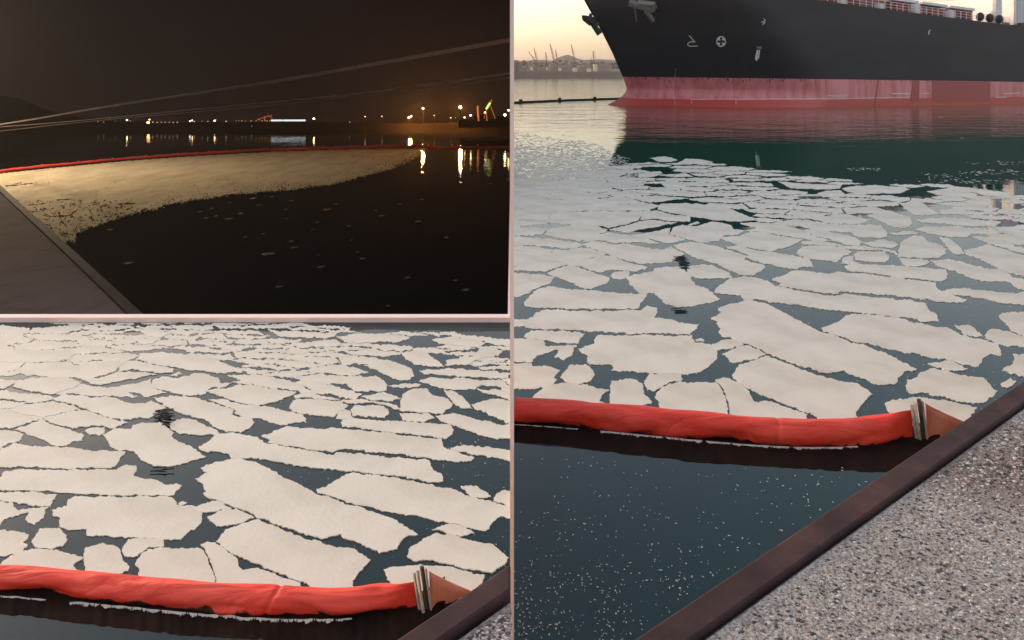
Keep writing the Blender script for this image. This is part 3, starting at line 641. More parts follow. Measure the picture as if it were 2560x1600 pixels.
# dark wavy reflection on the water, built as black bars between the floes
def dark_streaks(h, fmap, parts, label):
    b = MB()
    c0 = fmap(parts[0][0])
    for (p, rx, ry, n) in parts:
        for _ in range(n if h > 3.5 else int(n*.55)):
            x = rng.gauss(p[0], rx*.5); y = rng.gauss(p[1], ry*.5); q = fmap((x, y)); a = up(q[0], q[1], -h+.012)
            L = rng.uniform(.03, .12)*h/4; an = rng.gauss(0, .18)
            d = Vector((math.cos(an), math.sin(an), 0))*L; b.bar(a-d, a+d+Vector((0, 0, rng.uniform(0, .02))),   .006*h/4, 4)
    o = b.build('water_streaks', M['black'], origin=up(c0[0], c0[1], -h))
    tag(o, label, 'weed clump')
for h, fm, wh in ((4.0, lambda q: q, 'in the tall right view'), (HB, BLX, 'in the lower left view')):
    dark_streaks(h, fm, [((1703, 643), 9, 4, 12), ((1708, 656), 5, 9, 20), ((1695, 649), 8, 2, 5), ((1713, 670), 2, 4, 6)], 'black feathery weed clump above the leaning floe '+wh)
    dark_streaks(h, fm, [((1697, 771), 3, .6, 2), ((1701, 778), 1.5, 3, 5)], 'small black weed scrap under the leaning floe '+wh)

# ------------------------------------------------------------------ boom and quay of each view
def make_boom(h, fmap, x_lo, where, clipx=None):
    k = h/4.0*1.0
    wl = [(700, 1042), (900, 1048), (1080, 1055), (1255, 1063), (1270, 1065), (1440, 1074), (1597, 1090), (1756, 1109), (1915, 1119), (2020, 1120), (2127, 1119), (2215, 1115), (2262, 1106), (2285, 1097)]
    cf = np.polyfit([p[0]-1800 for p in wl], [p[1] for p in wl], 5)
    W = resample([fmap((x, float(np.polyval(cf, x-1800)))) + (0,) for x in np.linspace(700, 2285, 92)], 400)
    W = [up(p.x, p.y, -h) for p in W if p.x > x_lo]
    # apparent size -> radius of the tube from the seen height of the fabric
    tops = [(700, 974), (900, 980), (1255, 993), (1285, 994), (1412, 1002), (1545, 1009), (1677, 1023), (1809, 1034), (1920, 1044), (2000, 1047), (2130, 1045), (2211, 1040), (2250, 1036), (2276, 1011), (2290, 1005)]
    root = empty('oil_boom', W[len(W)//2], 'red inflatable floating boom holding back the floes '+where, 'oil boom')
    rad = []; n = len(W); NS = 44; V = []; F = []
    top_m = [fmap(t) for t in tops]
    L = 0
    for j, p in enumerate(W):
        d = (W[min(j+1, n-1)]-W[max(j-1, 0)]).normalized(); nrm = Vector((-d.y, d.x, 0))
        if nrm.y < 0: nrm = -nrm
        px = 1280+p.x/p.y*K; py = HOR+h*K/p.y; H = py-interp(top_m, px)
        r = .20*k
        for _ in range(14):   # radius whose silhouette has the seen height
            c = .55*r; off = r*.835; cy = p.y+nrm.y*off
            best = min(HOR+(h-(c+r*math.sin(t)))*K/(cy+nrm.y*r*math.cos(t)) for t in np.linspace(.6, 3.0, 25))
            r *= max(.7, min(1.4, H/(py-best)))
        rad.append(r)
    xx = np.arange(n)/n; rad = list(np.polyval(np.polyfit(xx[:-30], np.array(rad)[:-30], 2), xx)*1.03)
    flat0 = n-24
    for j, p in enumerate(W):
        d = (W[min(j+1, n-1)]-W[max(j-1, 0)]).normalized(); nrm = Vector((-d.y, d.x, 0))
        if nrm.y < 0: nrm = -nrm
        L += (p-W[max(j-1, 0)]).length; r = rad[j]; f = max(0, min(1, (j-flat0)/(n-1-flat0)))
        f = f*f*(3-2*f)
        c = .55*r; cen = p+nrm*(r*.835)*(1-f*.8)+Vector((0, 0, c))
        for q in range(NS):
            t = 2*math.pi*q/NS; wr = 0
            # diagonal folds of the slack fabric
            s1 = L/k*7+t*1.6; s2 = L/k*3.1-t*1.1
            g = mnoise.noise(Vector((L/k*.9, t*.5, 2)))
            fold = abs(math.sin(s1*.5+2*g))**3*.016+abs(math.sin(s2*.5+g*3))**5*.02
            wr = -fold*(.5+1.2*max(0, g+.35))*max(.12, -math.cos(t-.5))*2.2+mnoise.noise(Vector((L/k*3, math.cos(t)*2, math.sin(t)*2)))*.010
            if abs(L/k-6.7) < .03: wr -= .02
            pxx = 1280+p.x/p.y*K; seam_x = fmap((1948+9*math.sin(t*1.3), 0))[0]
            wr -= .010*math.exp(-((pxx-seam_x)/5)**2)
            rr = r+wr*k*1.1
            a, e = rr*math.cos(t), rr*math.sin(t)
            a *= (1-.93*f); e *= (1+.62*f if e > 0 else 1)
            v = cen+nrm*a+Vector((0, 0, e)); V.append(v)
    for j in range(n-1):
        for q in range(NS): F.append((j*NS+q, j*NS+(q+1) % NS, (j+1)*NS+(q+1) % NS, (j+1)*NS+q))
    rl = root.location.copy(); z0 = CAMZ-h
    def sub(o): o.parent = root; o.location = (0, 0, 0); return o
    ml = lambda vs: [Vector(v)-rl for v in vs]
    link('tube', ml(V), F, M['boom_red'], root, smooth=True)
    # dark sheet for the boom's lower fabric and its dark reflection on water
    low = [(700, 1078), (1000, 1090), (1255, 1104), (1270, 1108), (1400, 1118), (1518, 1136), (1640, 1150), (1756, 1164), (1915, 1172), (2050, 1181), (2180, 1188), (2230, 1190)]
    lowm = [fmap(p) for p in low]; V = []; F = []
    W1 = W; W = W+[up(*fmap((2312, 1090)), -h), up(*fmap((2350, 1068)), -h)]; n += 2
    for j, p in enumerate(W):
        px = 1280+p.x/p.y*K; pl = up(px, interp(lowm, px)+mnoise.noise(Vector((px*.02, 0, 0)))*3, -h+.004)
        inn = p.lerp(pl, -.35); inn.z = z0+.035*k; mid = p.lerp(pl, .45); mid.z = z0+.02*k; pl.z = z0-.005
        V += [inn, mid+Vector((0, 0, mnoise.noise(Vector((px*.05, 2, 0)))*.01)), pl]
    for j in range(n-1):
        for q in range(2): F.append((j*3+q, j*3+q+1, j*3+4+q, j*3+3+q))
    link('skirt_reflection', ml(V), F, M['skirt_reflection'], root, smooth=True)
    W = W1; n -= 2
    # foam line at the waterline
    V = []; F = []
    for j in range(n*3):
        f = j/3; a = W[min(int(f), n-1)].lerp(W[min(int(f)+1, n-1)], f % 1); px = 1280+a.x/a.y*K
        lo, hi = fmap((1500, 0))[0], fmap((2140, 0))[0]
        lo2, hi2 = fmap((1285, 0))[0], fmap((1445, 0))[0]
        wid = (.045 if h > 3.5 else .03)*k if lo < px < hi else (.012*k if lo2 < px < hi2 else 0)
        wid *= max(0, .42+.9*mnoise.noise(Vector((px*.35, 0, 5)))+1.0*mnoise.noise(Vector((px*.06, 0, 7)))) * (1 if (px < hi-40) else .6)
        off = .035*k+.01*mnoise.noise(Vector((px*.03, 4, 0)))
        d = Vector((0, -1, 0)); z = z0+.04*k
        V += [(a.x, a.y-off, z), (a.x, a.y-off-wid, z-.008*k)]
        if j and wid > 0: i = 2*j; F.append((i-2, i-1, i+1, i))
    link('foam_line', ml(V), F, M['foamline'], root)
    # end clamp: two pale rails, dark seam between, orange end flap to the quay
    def P(x, y, zr): q = fmap((x, y)); return up(q[0], q[1], zr)
    end = W[-1]; Yc = end.y-.02*k
    def pt(x, y, dy=0): q = fmap((x, y)); return at(q[0], q[1], Yc+dy)
    for (xa, ya, xb, yb, r_, mm, nm, dy) in ((2279, 1012, 2294, 1108, 3.1, 'alu', 'clamp_rail', 0), (2287, 1007, 2301, 1106, 3.0, 'alu', 'clamp_rail', -.02), (2297, 998, 2312, 1102, 4.2, 'rubber', 'clamp_seam', .01), (2306, 1003, 2318, 1098, 2.2, 'alu', 'clamp_rail', -.01)):
        a, b_ = pt(xa, ya, dy), pt(xb, yb, dy); r_ = r_*Yc/K*1.3
        m_ = MB(); m_.v = []
        dr = (b_-a); segs = 7
        for s_ in range(segs):
            m_.bar(a+dr*(s_/segs), a+dr*((s_+.94)/segs), r_*(1+.06*rng.uniform(-1, 1)), 4)
        link(nm, ml(m_.v), m_.f, M[mm], root)
    if True:
        m_ = MB()
        for s_ in range(7):
            p0 = pt(2301+14*s_/7, 1006+94*s_/7, -.06); m_.ball(p0, 1.5*Yc/K, 6)
        link('bolt', ml(m_.v), m_.f, M['black'], root)
    nx, ny = 12, 6; V = []; F = []
    for i in range(nx+1):
        for j in range(ny+1):
            u, v = i/nx, j/ny
            top = (2313+(2425-2313)*u, 1008+(1060-1008)*u**.9); bot = (2320+(2345-2320)*u, 1135)
            x = top[0]+(bot[0]-top[0])*v; y = top[1]+(bot[1]-top[1])*v
            V.append(pt(x, y, .25*u*k+.03*math.sin(u*7+v)*k))
    for i in range(nx):
        for j in range(ny): a = i*(ny+1)+j; F.append((a, a+ny+1, a+ny+2, a+1))
    o = link('end_flap', ml(V), F, M['orange'], root, smooth=True)
    s_ = o.modifiers.new('thick', 'SOLIDIFY'); s_.thickness = .012
    return root
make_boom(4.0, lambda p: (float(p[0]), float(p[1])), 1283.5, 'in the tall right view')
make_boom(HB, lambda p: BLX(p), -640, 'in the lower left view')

def make_quay(h, drop, fmap, clipf, where, peb):
    zq = -drop
    def U(x, y, z): q = fmap((x, y)); return up(q[0], q[1], z)
    a0, a1 = U(1597, 1590, zq), U(2551, 957, zq)
    b0, b1 = U(1740, 1590, zq), U(2551, 1010, zq)
    d = (a1-a0).normalized(); nrm = Vector((d.y, -d.x, 0)).normalized()
    A = lambda t: a0+d*t
    t0, t1 = -3.0, 30.0
    wA, wB = (b0-a0).dot(nrm), (b1-a0).dot(nrm); wid = (wA+wB)/2
    def strip(name, o0, o1, z0, z1, m, cap=True):
        # polygon in plan clipped at the wall plane, extruded
        pl = [A(t0)+nrm*o0, A(t1)+nrm*o0, A(t1)+nrm*o1, A(t0)+nrm*o1]
        pp = clip([(p.x, p.y) for p in pl], clipf)
        pp = clip(pp, lambda p: p[1]+1.5)
        n = len(pp); V = [(x, y, z0) for x, y in pp]+[(x, y, z1) for x, y in pp]
        F = [tuple(range(n))[::-1], tuple(range(n, 2*n))]+[(i, (i+1) % n, n+(i+1) % n, n+i) for i in range(n)]
        return link(name, V, F, m)
    Z = CAMZ-drop
    quay = empty('quay', tuple(A(2)), None, None); quay['kind'] = 'structure'
    def ch(o): o.parent = quay; o.matrix_parent_inverse = Matrix.Translation(quay.location).inverted(); return o
    ch(strip('quay_wall', .02, .6, CAMZ-h-1.5, Z-.03, M['concrete']))
    ch(strip('concrete_top', wid+.018, 40, Z-.25, Z-.012, M['concrete']))
    ch(strip('joint', wid, wid+.018, Z-.2, Z-.035, M['gap']))
    beam = strip('edge_beam', 0, wid, Z-.18, Z, M['steel'])
    bv = beam.modifiers.new('bevel', 'BEVEL'); bv.width = .006; bv.segments = 2
    tag(beam, 'long brown steel edge beam along the quay '+where, 'edge beam')
    # pebbles standing proud of the worn concrete
    V = []; F = []; mi = []
    k = 0
    while k < peb:
        t = rng.uniform(-1.4, 4.2) if h > 3.5 else rng.uniform(-.5, 2.5); o = wid+.03+abs(rng.gauss(0, 1))*(1.3 if h > 3.5 else .5)
        p = A(t)+nrm*o
        if p.y < .5 or clipf((p.x, p.y)) < 0: continue
        px = (1280+p.x/p.y*K, HOR+drop*K/p.y)
        if px[0] < -20 or px[0] > 2600 or px[1] > 1640: continue
        r = rng.choice((.0013, .0016, .002, .002, .003, .005))*rng.uniform(.7, 1.3)*(1 if p.y < 2.6 else 1.3)*drop/1.6
        i = len(V); ph = rng.random()*6; st = rng.uniform(1, 1.7)
        for q in range(6): V.append((p.x+r*st*math.cos(ph+q*1.047), p.y+r*math.sin(ph+q*1.047), Z-.013))
        for q in range(6): V.append((p.x+.6*r*st*math.cos(ph+q*1.047), p.y+.6*r*math.sin(ph+q*1.047), Z-.012+r*.45))
        for q in range(6): F.append((i+q, i+(q+1) % 6, i+6+(q+1) % 6, i+6+q))
        F.append(tuple(i+6+q for q in range(6))); c = rng.choice((0, 0, 1, 1, 2, 2, 2, 3)); mi += [c]*7; k += 1
    o = link('quay_pebbles', V, F, M['peb'], quay, mi=mi); o.matrix_parent_inverse = Matrix.Translation(quay.location).inverted()
    o['kind'] = 'stuff'
M['peb'] = [mat('pale_pebble', (.48, .46, .45), .8), mat('grey_pebble', (.30, .28, .27), .8), mat('dark_pebble', (.05, .045, .042), .8), mat('brown_pebble', (.24, .17, .14), .8)]
make_quay(4.0, 1.55, lambda p: p, lambda p: p[0]-.006, 'in the tall right view', 9000)
make_quay(HB, 1.2, BLX, lambda p: -p[0]-.0035, 'in the lower left view', 1500)

# ------------------------------------------------------------------ the ship
UA = Vector((.9455, .3256, 0)); VA = Vector((.3256, -.9455, 0)); P0 = Vector((12.5, 89.5, 0))
def u_of_px(x):
    k = (x-1280)/K; return (k*P0.y-P0.x)/(UA.x-UA.y*k)
stem = [(262, 1518), (255, 1532), (247, 1546), (240, 1556), (232, 1563), (222, 1567), (212, 1564), (200, 1560), (188, 1555), (132, 1531), (85, 1507), (9, 1466), (-60, 1430)]
stem_z = []
for y, x in stem:
    u = u_of_px(x); Y = P0.y+UA.y*u; stem_z.append(((HOR-y)/K*Y, u))
stem_z = [(-6.5, -1.0), (-4.6, -.8)]+sorted(stem_z)
def zdeck(u): return interp([(-8, 12.0), (0, 11.2), (12, 9.9), (25, 8.77), (40, 7.75), (56.5, 6.66), (70, 6.3), (130, 6.3)], u)
def zpaint(u): return -.28-.0135*u
B = 14.3
def hull_v(u, z):
    us = interp(stem_z, z); t = max(0, min(1, (z+4)/13))
    L = 22-6*t; Bz = B
    s = (u-us)/L
    if s <= 0: return 0
    low = max(0, min(1, (-z-1.5)/2.5))*1.0
    p = 2.0+.3*t
    v = Bz*(1-(1-min(s, 1))**p)
    return v
def hull_pt(u, z, side=1):
    v = hull_v(u, z); return P0+UA*u+VA*v*side+Vector((0, 0, z+CAMZ))
ship = empty('cargo_ship', tuple(P0), 'dark hulled cargo ship with red lower hull, bow towards the left', 'ship')
def loft(name, zf0, zf1, nz, m):
    V = []; F = []; NU = 90; tot = []
    for side in (1, -1):
        base = len(V)
        for i in range(NU+1):
            s = (i/NU)**1.7
            for j in range(nz+1):
                # walk along the length from the stem of this height
                f = j/nz; u = s*118; z = zf0(u)+(zf1(u)-zf0(u))*f
                us = interp(stem_z, z); uu = us+s*(118-us); z = zf0(uu)+(zf1(uu)-zf0(uu))*f
                V.append(hull_pt(uu, z, side)-P0)
        for i in range(NU):
            for j in range(nz):
                a = base+i*(nz+1)+j; q = (a, a+nz+1, a+nz+2, a+1); F.append(q if side == 1 else q[::-1])
    return link(name, V, F, m, ship, smooth=True)
top_o = loft('topside', zpaint, zdeck, 30, M['hull'])
boot_o = loft('boot_topping', lambda u: -6.0, zpaint, 26, M['boot'])
V = []; F = []
for i in range(61):
    u = -6+i/60*124
    for s in (1, -1): V.append(hull_pt(u, zdeck(u)-.02, s)-P0)
for i in range(60): F.append((2*i, 2*i+2, 2*i+3, 2*i+1))
link('deck', V, F, M['deck_red'], ship)
u = 118; link('transom', [hull_pt(u, -6, 1)-P0, hull_pt(u, -6, -1)-P0, hull_pt(u, zdeck(u), -1)-P0, hull_pt(u, zdeck(u), 1)-P0], [(0, 1, 2, 3)], M['hull'], ship)
allv = []; allf = []
for o in (top_o, boot_o):
    i = len(allv); allv += [v.co+P0 for v in o.data.vertices]; allf += [tuple(i+k for k in p.vertices) for p in o.data.polygons]
bvh = BVHTree.FromPolygons(allv, allf)
EYE = Vector((0, 0, CAMZ))
def on_hull(x, y, off=.04):
    d = (at(x, y, 1)-EYE).normalized(); h = bvh.ray_cast(EYE, d)
    if h[0] is None: return None
    n = h[1]; n = n if n.dot(d) < 0 else -n
    return h[0]+n*off-P0
def stroke_on_hull(name, pl, wpx, m='white', lab=None):
    """a painted line of the given width, laid on the hull plates"""
    V = []; F = []
    for (x0, y0), (x1, y1) in zip(pl, pl[1:]):
        L = math.hypot(x1-x0, y1-y0); n = max(1, int(L/12)); dx, dy = (x1-x0)/L, (y1-y0)/L; e = wpx*.3
        ps = []
        for i in range(n+1):
            t = i/n; x = x0-dx*e+(x1-x0+2*dx*e)*t; y = y0-dy*e+(y1-y0+2*dy*e)*t
            a, b_ = on_hull(x-dy*wpx/2, y+dx*wpx/2), on_hull(x+dy*wpx/2, y-dx*wpx/2)
            if a is None or b_ is None: continue
            V += [a, b_]
            if ps: F.append((ps[0], ps[1], len(V)-1, len(V)-2))
            ps = (len(V)-2, len(V)-1)
    if F:
        o = link(name, V, F, M[m], ship)
        if lab: o['label'] = lab
def poly_on_hull(name, polys, m='white', lab=None):
    V = []; F = []
    for pl in polys:
        ps = [on_hull(x, y) for x, y in pl]
        if any(p is None for p in ps): continue
        i = len(V); V += ps; F.append(tuple(range(i, i+len(ps))))
    if F:
        o = link(name, V, F, M[m], ship)
        if lab: o['label'] = lab
z1 = lambda *p: [(1280+p[i]/3.78, p[i+1]/3.78) for i in range(0, len(p), 2)]
z2 = lambda *p: [(1920+p[i]/3.78, p[i+1]/3.78) for i in range(0, len(p), 2)]
stroke_on_hull('bulb_mark', z1(1675, 335, 1728, 395, 1685, 393, 1662, 410, 1662, 425, 1680, 435, 1753, 434), 2.4, lab='white bulbous bow symbol')
ring = []; cx, cy = 1280+1976/3.78, 391/3.78
for k in range(28):
    a0, a1 = 2*math.pi*k/28, 2*math.pi*(k+1)/28
    ring.append([(cx+r*math.cos(a)*.93, cy+r*math.sin(a)*1.05) for r, a in ((10.0, a0), (13, a0), (13, a1), (10.0, a1))])
for q in range(4):
    a = math.pi/4+q*math.pi/2
    ring.append([(cx+r*math.cos(a+da)*.93, cy+r*math.sin(a+da)) for r, da in ((3.2, 0), (10.2, -.42), (10.2, 0), (10.2, .42))])
poly_on_hull('thruster_mark', ring, lab='white ring with a dark cross, bow thruster symbol')
poly_on_hull('tug_arrow', [z1(2312, 470, 2326, 470, 2320, 560, 2310, 578, 2296, 555), z1(2330, 470, 2344, 470, 2334, 548, 2324, 560)], lab='white downward tug arrow')
stroke_on_hull('small_mark', z1(2378, 178, 2392, 192, 2384, 200), 1.6)
stroke_on_hull('small_mark', z1(2356, 208, 2378, 204, 2388, 216, 2372, 224, 2368, 232), 1.8)
stroke_on_hull('small_mark', z2(1532, 284, 1516, 300, 1524, 312, 1512, 324), 2.0)
stroke_on_hull('boot_line', z1(1690, 940, 2115, 938)+z2(320, 934, 750, 930, 1330, 918), 1.1)
stroke_on_hull('boot_line', z1(1690, 940, 1702, 985), .9)
stroke_on_hull('boot_line', z1(2116, 940, 2116, 988), .9)
stroke_on_hull('scrape', z2(560, 905, 740, 895, 740, 912, 600, 916), 1.0)
stroke_on_hull('scrape', z2(1170, 885, 1330, 886), 2.0)
stroke_on_hull('scrape', z2(1440, 885, 1520, 880), 1.4)
stroke_on_hull('scrape', z2(2150, 920, 2250, 918), 1.6)
stroke_on_hull('scrape', z2(2230, 885, 2380, 878), 1.8)
M['boot_dark'] = mat('repainted_red', (.38, .075, .07), .5)
poly_on_hull('repainted_patch', [z2(1365, 762, 1430, 764, 1425, 965, 1345, 962)], 'boot_dark')
stroke_on_hull('seam', z2(1040, 762, 1005, 1010), 3.0, 'boot_dark')
for k in range(7):
    xa = 1550+k*78; poly_on_hull('repainted_patch', [z2(xa, 764+k*1.3, xa+78, 765.5+k*1.3, xa+78, 955, xa, 958)], 'boot_dark')
# writing: TUG and the draught figures
def text_on_hull(name, s, x, y, hpx, tilt=0):
    cu = bpy.data.curves.new('txt', 'FONT'); cu.body = s; cu.size = 1; cu.align_x = 'CENTER'
    to = bpy.data.objects.new('txt', cu); COL.objects.link(to)
    dg = bpy.context.evaluated_depsgraph_get(); dg.update()
    me = bpy.data.meshes.new_from_object(to.evaluated_get(dg)); bpy.data.objects.remove(to)
    vs = [on_hull(x+(v.co.x*math.cos(tilt)-v.co.y*math.sin(tilt))*hpx/.7, y-(v.co.y*math.cos(tilt)+v.co.x*math.sin(tilt))*hpx/.7, .05) for v in me.vertices]
    if any(v is None for v in vs): return
    F = [tuple(p.vertices) for p in me.polygons]; bpy.data.meshes.remove(me)
    o = link(name, vs, F, M['white'], ship); return o
t_ = text_on_hull('lettering', 'TUG', 1280+2333/3.78, 456/3.78, 4.6, -.05)
if t_: t_['label'] = 'white TUG lettering'
col_ = [(1548, 655), (1540, 720), (1528, 790), (1526, 860), (1530, 930), (1545, 1000)]
n_ = 22
for k in range(n_):
    yy = 655+(1000-655)*k/(n_-1); xx = interp([(b_, a) for a, b_ in col_], yy)
    text_on_hull('draught_figure', str((96-2*k) % 10) if k % 5 else 'M', 1280+xx/3.78, yy/3.78+1.3, 2.7)
# anchors and hawse
def anchor(name, pts, lab, Y=None, m='grey_iron'):
    b = MB()
    for (x0, y0, x1, y1, r) in pts:
        if Y: a, c = at(x0, y0, Y), at(x1, y1, Y)
        else:
            a, c = on_hull(x0, y0, .35), on_hull(x1, y1, .35)
            if a is None or c is None: continue
            a, c = a+P0, c+P0
        b.bar(a, c, r, 6, r*.7)
    o = link(name, [Vector(v)-P0 for v in b.v], b.f, M[m], ship); o['label'] = lab
anchor('anchor', [(1578, 2, 1612, 16, .55), (1612, 14, 1640, 22, .42), (1640, 12, 1622, 34, .34), (1618, 22, 1636, 50, .36), (1590, 14, 1594, 50, .16), (1600, 6, 1640, 8, .5)], 'weathered grey anchor housed at the near bow')
anchor('anchor', [(1500, 85, 1476, 52, .45), (1480, 56, 1460, 44, .60), (1464, 40, 1462, 50, .55), (1472, 50, 1478, 34, .30), (1494, 66, 1474, 45, .6)], 'dark anchor hanging on the far side of the bow', 89.0, 'black')
# deck fittings seen over the rail
b = MB(); posts = []
for k in range(34):
    u = 21+k*1.02; p = hull_pt(u, zdeck(u))-P0; q = p-VA*.25
    o = MB().bar(q, q+Vector((0, 0, 1.05)), .045, 5); link('rail_post', o.v, o.f, M['white_ship'], ship)
for hh in (.35, .7, 1.05):
    b = MB().tube([hull_pt(21+k*2.1, zdeck(21+k*2.1))-P0-VA*.25+Vector((0, 0, hh)) for k in range(17)], .03, 5); link('handrail', b.v, b.f, M['white_ship'], ship)
def deck_box(name, u0, u1, v0, v1, h0, h1, m, lab=None):
    b = MB(); b.box(u0, u1, v0, v1, 0, 1)
    V = []
    for (a, c, e) in b.v: V.append(UA*a+VA*c+Vector((0, 0, CAMZ+zdeck(a)+(h1 if e else h0))))
    o = link(name, V, b.f, M[m], ship)
    if lab: o['label'] = lab
for k in range(6):
    deck_box('hatch_coaming', 20+k*5.2, 24.4+k*5.2, 4, 12.0, 0, 1.5+.2*(k % 2), 'deck_red')
    deck_box('hatch_cover', 20+k*5.2, 24.6+k*5.2, 3.8, 12.2, 1.75, 2.1, 'white_ship')
for k in range(9): deck_box('deck_locker', 23+k*3.1, 23.7+k*3.1, 12.4, 13.2, 0, .9+.3*(k % 3), 'white_ship' if k % 2 else 'deck_red')
for k, u in enumerate((49.0, 50.8, 52.6)):
    c = hull_pt(u, zdeck(u)+.65)-P0-VA*.2; b = MB()
    b.ball(c, .5, 10, 1.25); link('fairlead', b.v, b.f, M['black'], ship)
b = MB().bar(hull_pt(53, zdeck(53))-P0-VA*1, hull_pt(53, zdeck(53)+9)-P0-VA*1, .75, 12); link('vent_mast', b.v, b.f, M['white_ship'], ship)
deck_box('accommodation', 56.5, 70, 0, 13.4, .3, 4.6, 'white_ship')
for k in range(18): deck_box('corrugation', 56.6+k*.55, 56.85+k*.55, 13.41, 13.52, .5, 4.5, 'white_ship')
deck_box('blue_container', 58, 68, 6, 13.0, 4.75, 7.2, 'blue', 'blue container over the white bulwark')
deck_box('bollard_base', 54.2, 55.6, 12.6, 13.5, 0, .5, 'deck_red')
for k in range(5): deck_box('deck_crate', 57+k*2.2, 58.2+k*2.2, 13.6, 14.1, 0, .55, 'deck_red' if k % 2 else 'black')

# thin guard boom floating off the ship's bow
pl = [(1278, 259), (1302, 257.5), (1400, 253), (1487, 250), (1560, 247.5), (1600, 247)]
pts = [up(x, y, -4)+Vector((0, 0, .10)) for x, y in pl]
gb = empty('guard_boom', tuple(pts[0]), 'thin dark floating boom leading left from the ship bow', 'boom')
b = MB().tube(pts, .17, 8); link('boom_tube', [Vector(v)-pts[0] for v in b.v], b.f, M['black'], gb)
for x, y in ((1302, 257.5), (1399, 253), (1487, 250)):
    p = up(x, y, -4)-pts[0]+Vector((0, 0, .10)); b = MB().bar(p-Vector((.0, 0, .2)), p+Vector((0, 0, .42)), .26, 8); link('float', b.v, b.f, M['black'], gb)

# ------------------------------------------------------------------ far shore behind the bow
YF = 740.0; sF = YF/K
b = MB().box(-260, 900, YF, YF+60, -1, CAMZ+(HOR-178.5)*sF)
tag(b.build('shore_quay', M['shore']), kind='structure')
b = MB(); V = []; F = []
hp = [(-300, 120), (1280, 153), (1330, 150), (1385, 150), (1402, 141), (1420, 138), (1436, 142), (1450, 150), (1500, 148), (1560, 152), (1700, 150), (2600, 155)]
Yh = 1500.0
for i in range(80):
    x = 1000+i*20; y = interp(hp, x)+mnoise.noise(Vector((x*.03, 0, 0)))*3; V += [at(x, 190, Yh), at(x, y, Yh), at(x, y+8, Yh+300)]
for i in range(79): a = 3*i; F += [(a, a+3, a+4, a+1), (a+1, a+4, a+5, a+2)]
tag(link('hills', V, F, M['hill'], smooth=True), kind='structure')
warehouse = 0
for (x0, x1, yt, dy, m, lab) in ((1286, 1298, 150, 20, 'far_dark', 'tall dark silo block at the left end of the far port'), (1299, 1318, 166, 30, 'far_bld', 'low grey shed beside the dark silo block'),
        (1320, 1345, 161, 40, 'far_bld', 'grey warehouse under the leftmost crane'), (1346, 1372, 167, 10, 'far_bld', 'low shed between the two left cranes'),
        (1375, 1396, 158, 50, 'far_bld', 'grey warehouse beneath the middle cranes'), (1398, 1430, 163, 30, 'far_bld', 'long low warehouse in front of the domed hill'),
        (1446, 1476, 162, 35, 'far_bld', 'grey warehouse left of the pale tower'), (1494, 1530, 160, 25, 'far_bld', 'bluish warehouse next to the ship bow')):
    p0, p1 = at(x0, yt, YF+dy), at(x1, yt, YF+dy); zbase = CAMZ+(HOR-178.5)*sF
    r = empty('warehouse', (p0.x, YF+dy, zbase), lab, 'warehouse', 'far port buildings')
    wd = p1.x-p0.x; hh = p0.z-zbase
    b = MB().box(0, wd, 0, 14, 0, hh*.8); link('wall', b.v, b.f, M[m], r)
    link('roof', [(0, 0, hh*.8), (wd, 0, hh*.8), (wd, 14, hh*.8), (0, 14, hh*.8), (0, 7, hh), (wd, 7, hh)], [(0, 1, 5, 4), (3, 4, 5, 2), (0, 4, 3), (1, 2, 5)], M['far_dark'], r)
for k, (x, y, wd, hh) in enumerate(((1329, 172, 6, 7), (1368, 172, 4, 6), (1400, 174, 7, 6), (1438, 175, 9, 9), (1473, 176, 9, 7), (1489, 170, 8, 17))):
    p = at(x, y, YF-3); b = MB().box(-wd/2*sF, wd/2*sF, 0, 5, -hh/2*sF, hh/2*sF).box(-wd/2*sF*1.1, wd/2*sF*1.1, -.1, 5.1, hh/2*sF, hh/2*sF+.5)
    o = link('stack', b.v, b.f, M['far_pale']); o.location = p
    tag(o, ['small pale hut at the far left of the port', 'tiny pale hut left of the middle cranes', 'pale hut below the middle cranes', 'sunlit pale block beneath the right crane', 'low pale block beside the pale tower', 'tall pale tower by the rightmost crane'][k], 'port block', 'pale port blocks'); o.name = 'port_block' if k == 0 else 'port_block.%03d' % k
def crane(segs, lab):
    x0 = segs[0][0]; base = at(x0, 178, YF+4)
    r = empty('harbour_crane', tuple(base), lab, 'crane', 'harbour cranes on the far shore')
    for nm, (xa, ya, xb, yb, rr) in zip(('tower', 'jib', 'brace', 'brace', 'cabin'), segs):
        a, c = at(xa, ya, YF+4)-base, at(xb, yb, YF+4)-base; b = MB()
        if nm in ('tower', 'jib'):
            side = Vector((rr*sF, 0, 0)); b.bar(a-side, c-side*.3, .55*sF, 4).bar(a+side, c+side*.3, .55*sF, 4)
            for q in range(7):
                t = q/7; t2 = (q+1)/7; s0 = 1-.7*t; s1 = 1-.7*t2; b.bar(a.lerp(c, t)-side*s0, a.lerp(c, t2)+side*s1, .2*sF, 3)
        else: b.bar(a, c, rr*.5*sF, 4)
        link(nm, b.v, b.f, M['far_dark'], r)
crane([(1344, 178, 1342, 150, 1.6), (1342, 152, 1335, 119, 1.2), (1343, 150, 1338, 134, .5), (1345, 150, 1340, 128, .6), (1339, 160, 1347, 160, 4)], 'far crane with a steep jib, second from the left')
crane([(1340, 178, 1338, 152, 1.0), (1338, 152, 1321, 129, .8), (1338, 145, 1330, 140, .4), (1338, 152, 1330, 144, .4), (1334, 158, 1342, 158, 3)], 'faint far crane with a low slanting jib, leftmost')
crane([(1385, 178, 1384, 146, 2), (1384, 148, 1375, 110, 1.5), (1386, 145, 1377, 125, .7), (1388, 146, 1380, 120, .6), (1379, 155, 1390, 155, 5)], 'tall dark far crane, left of the domed hill')
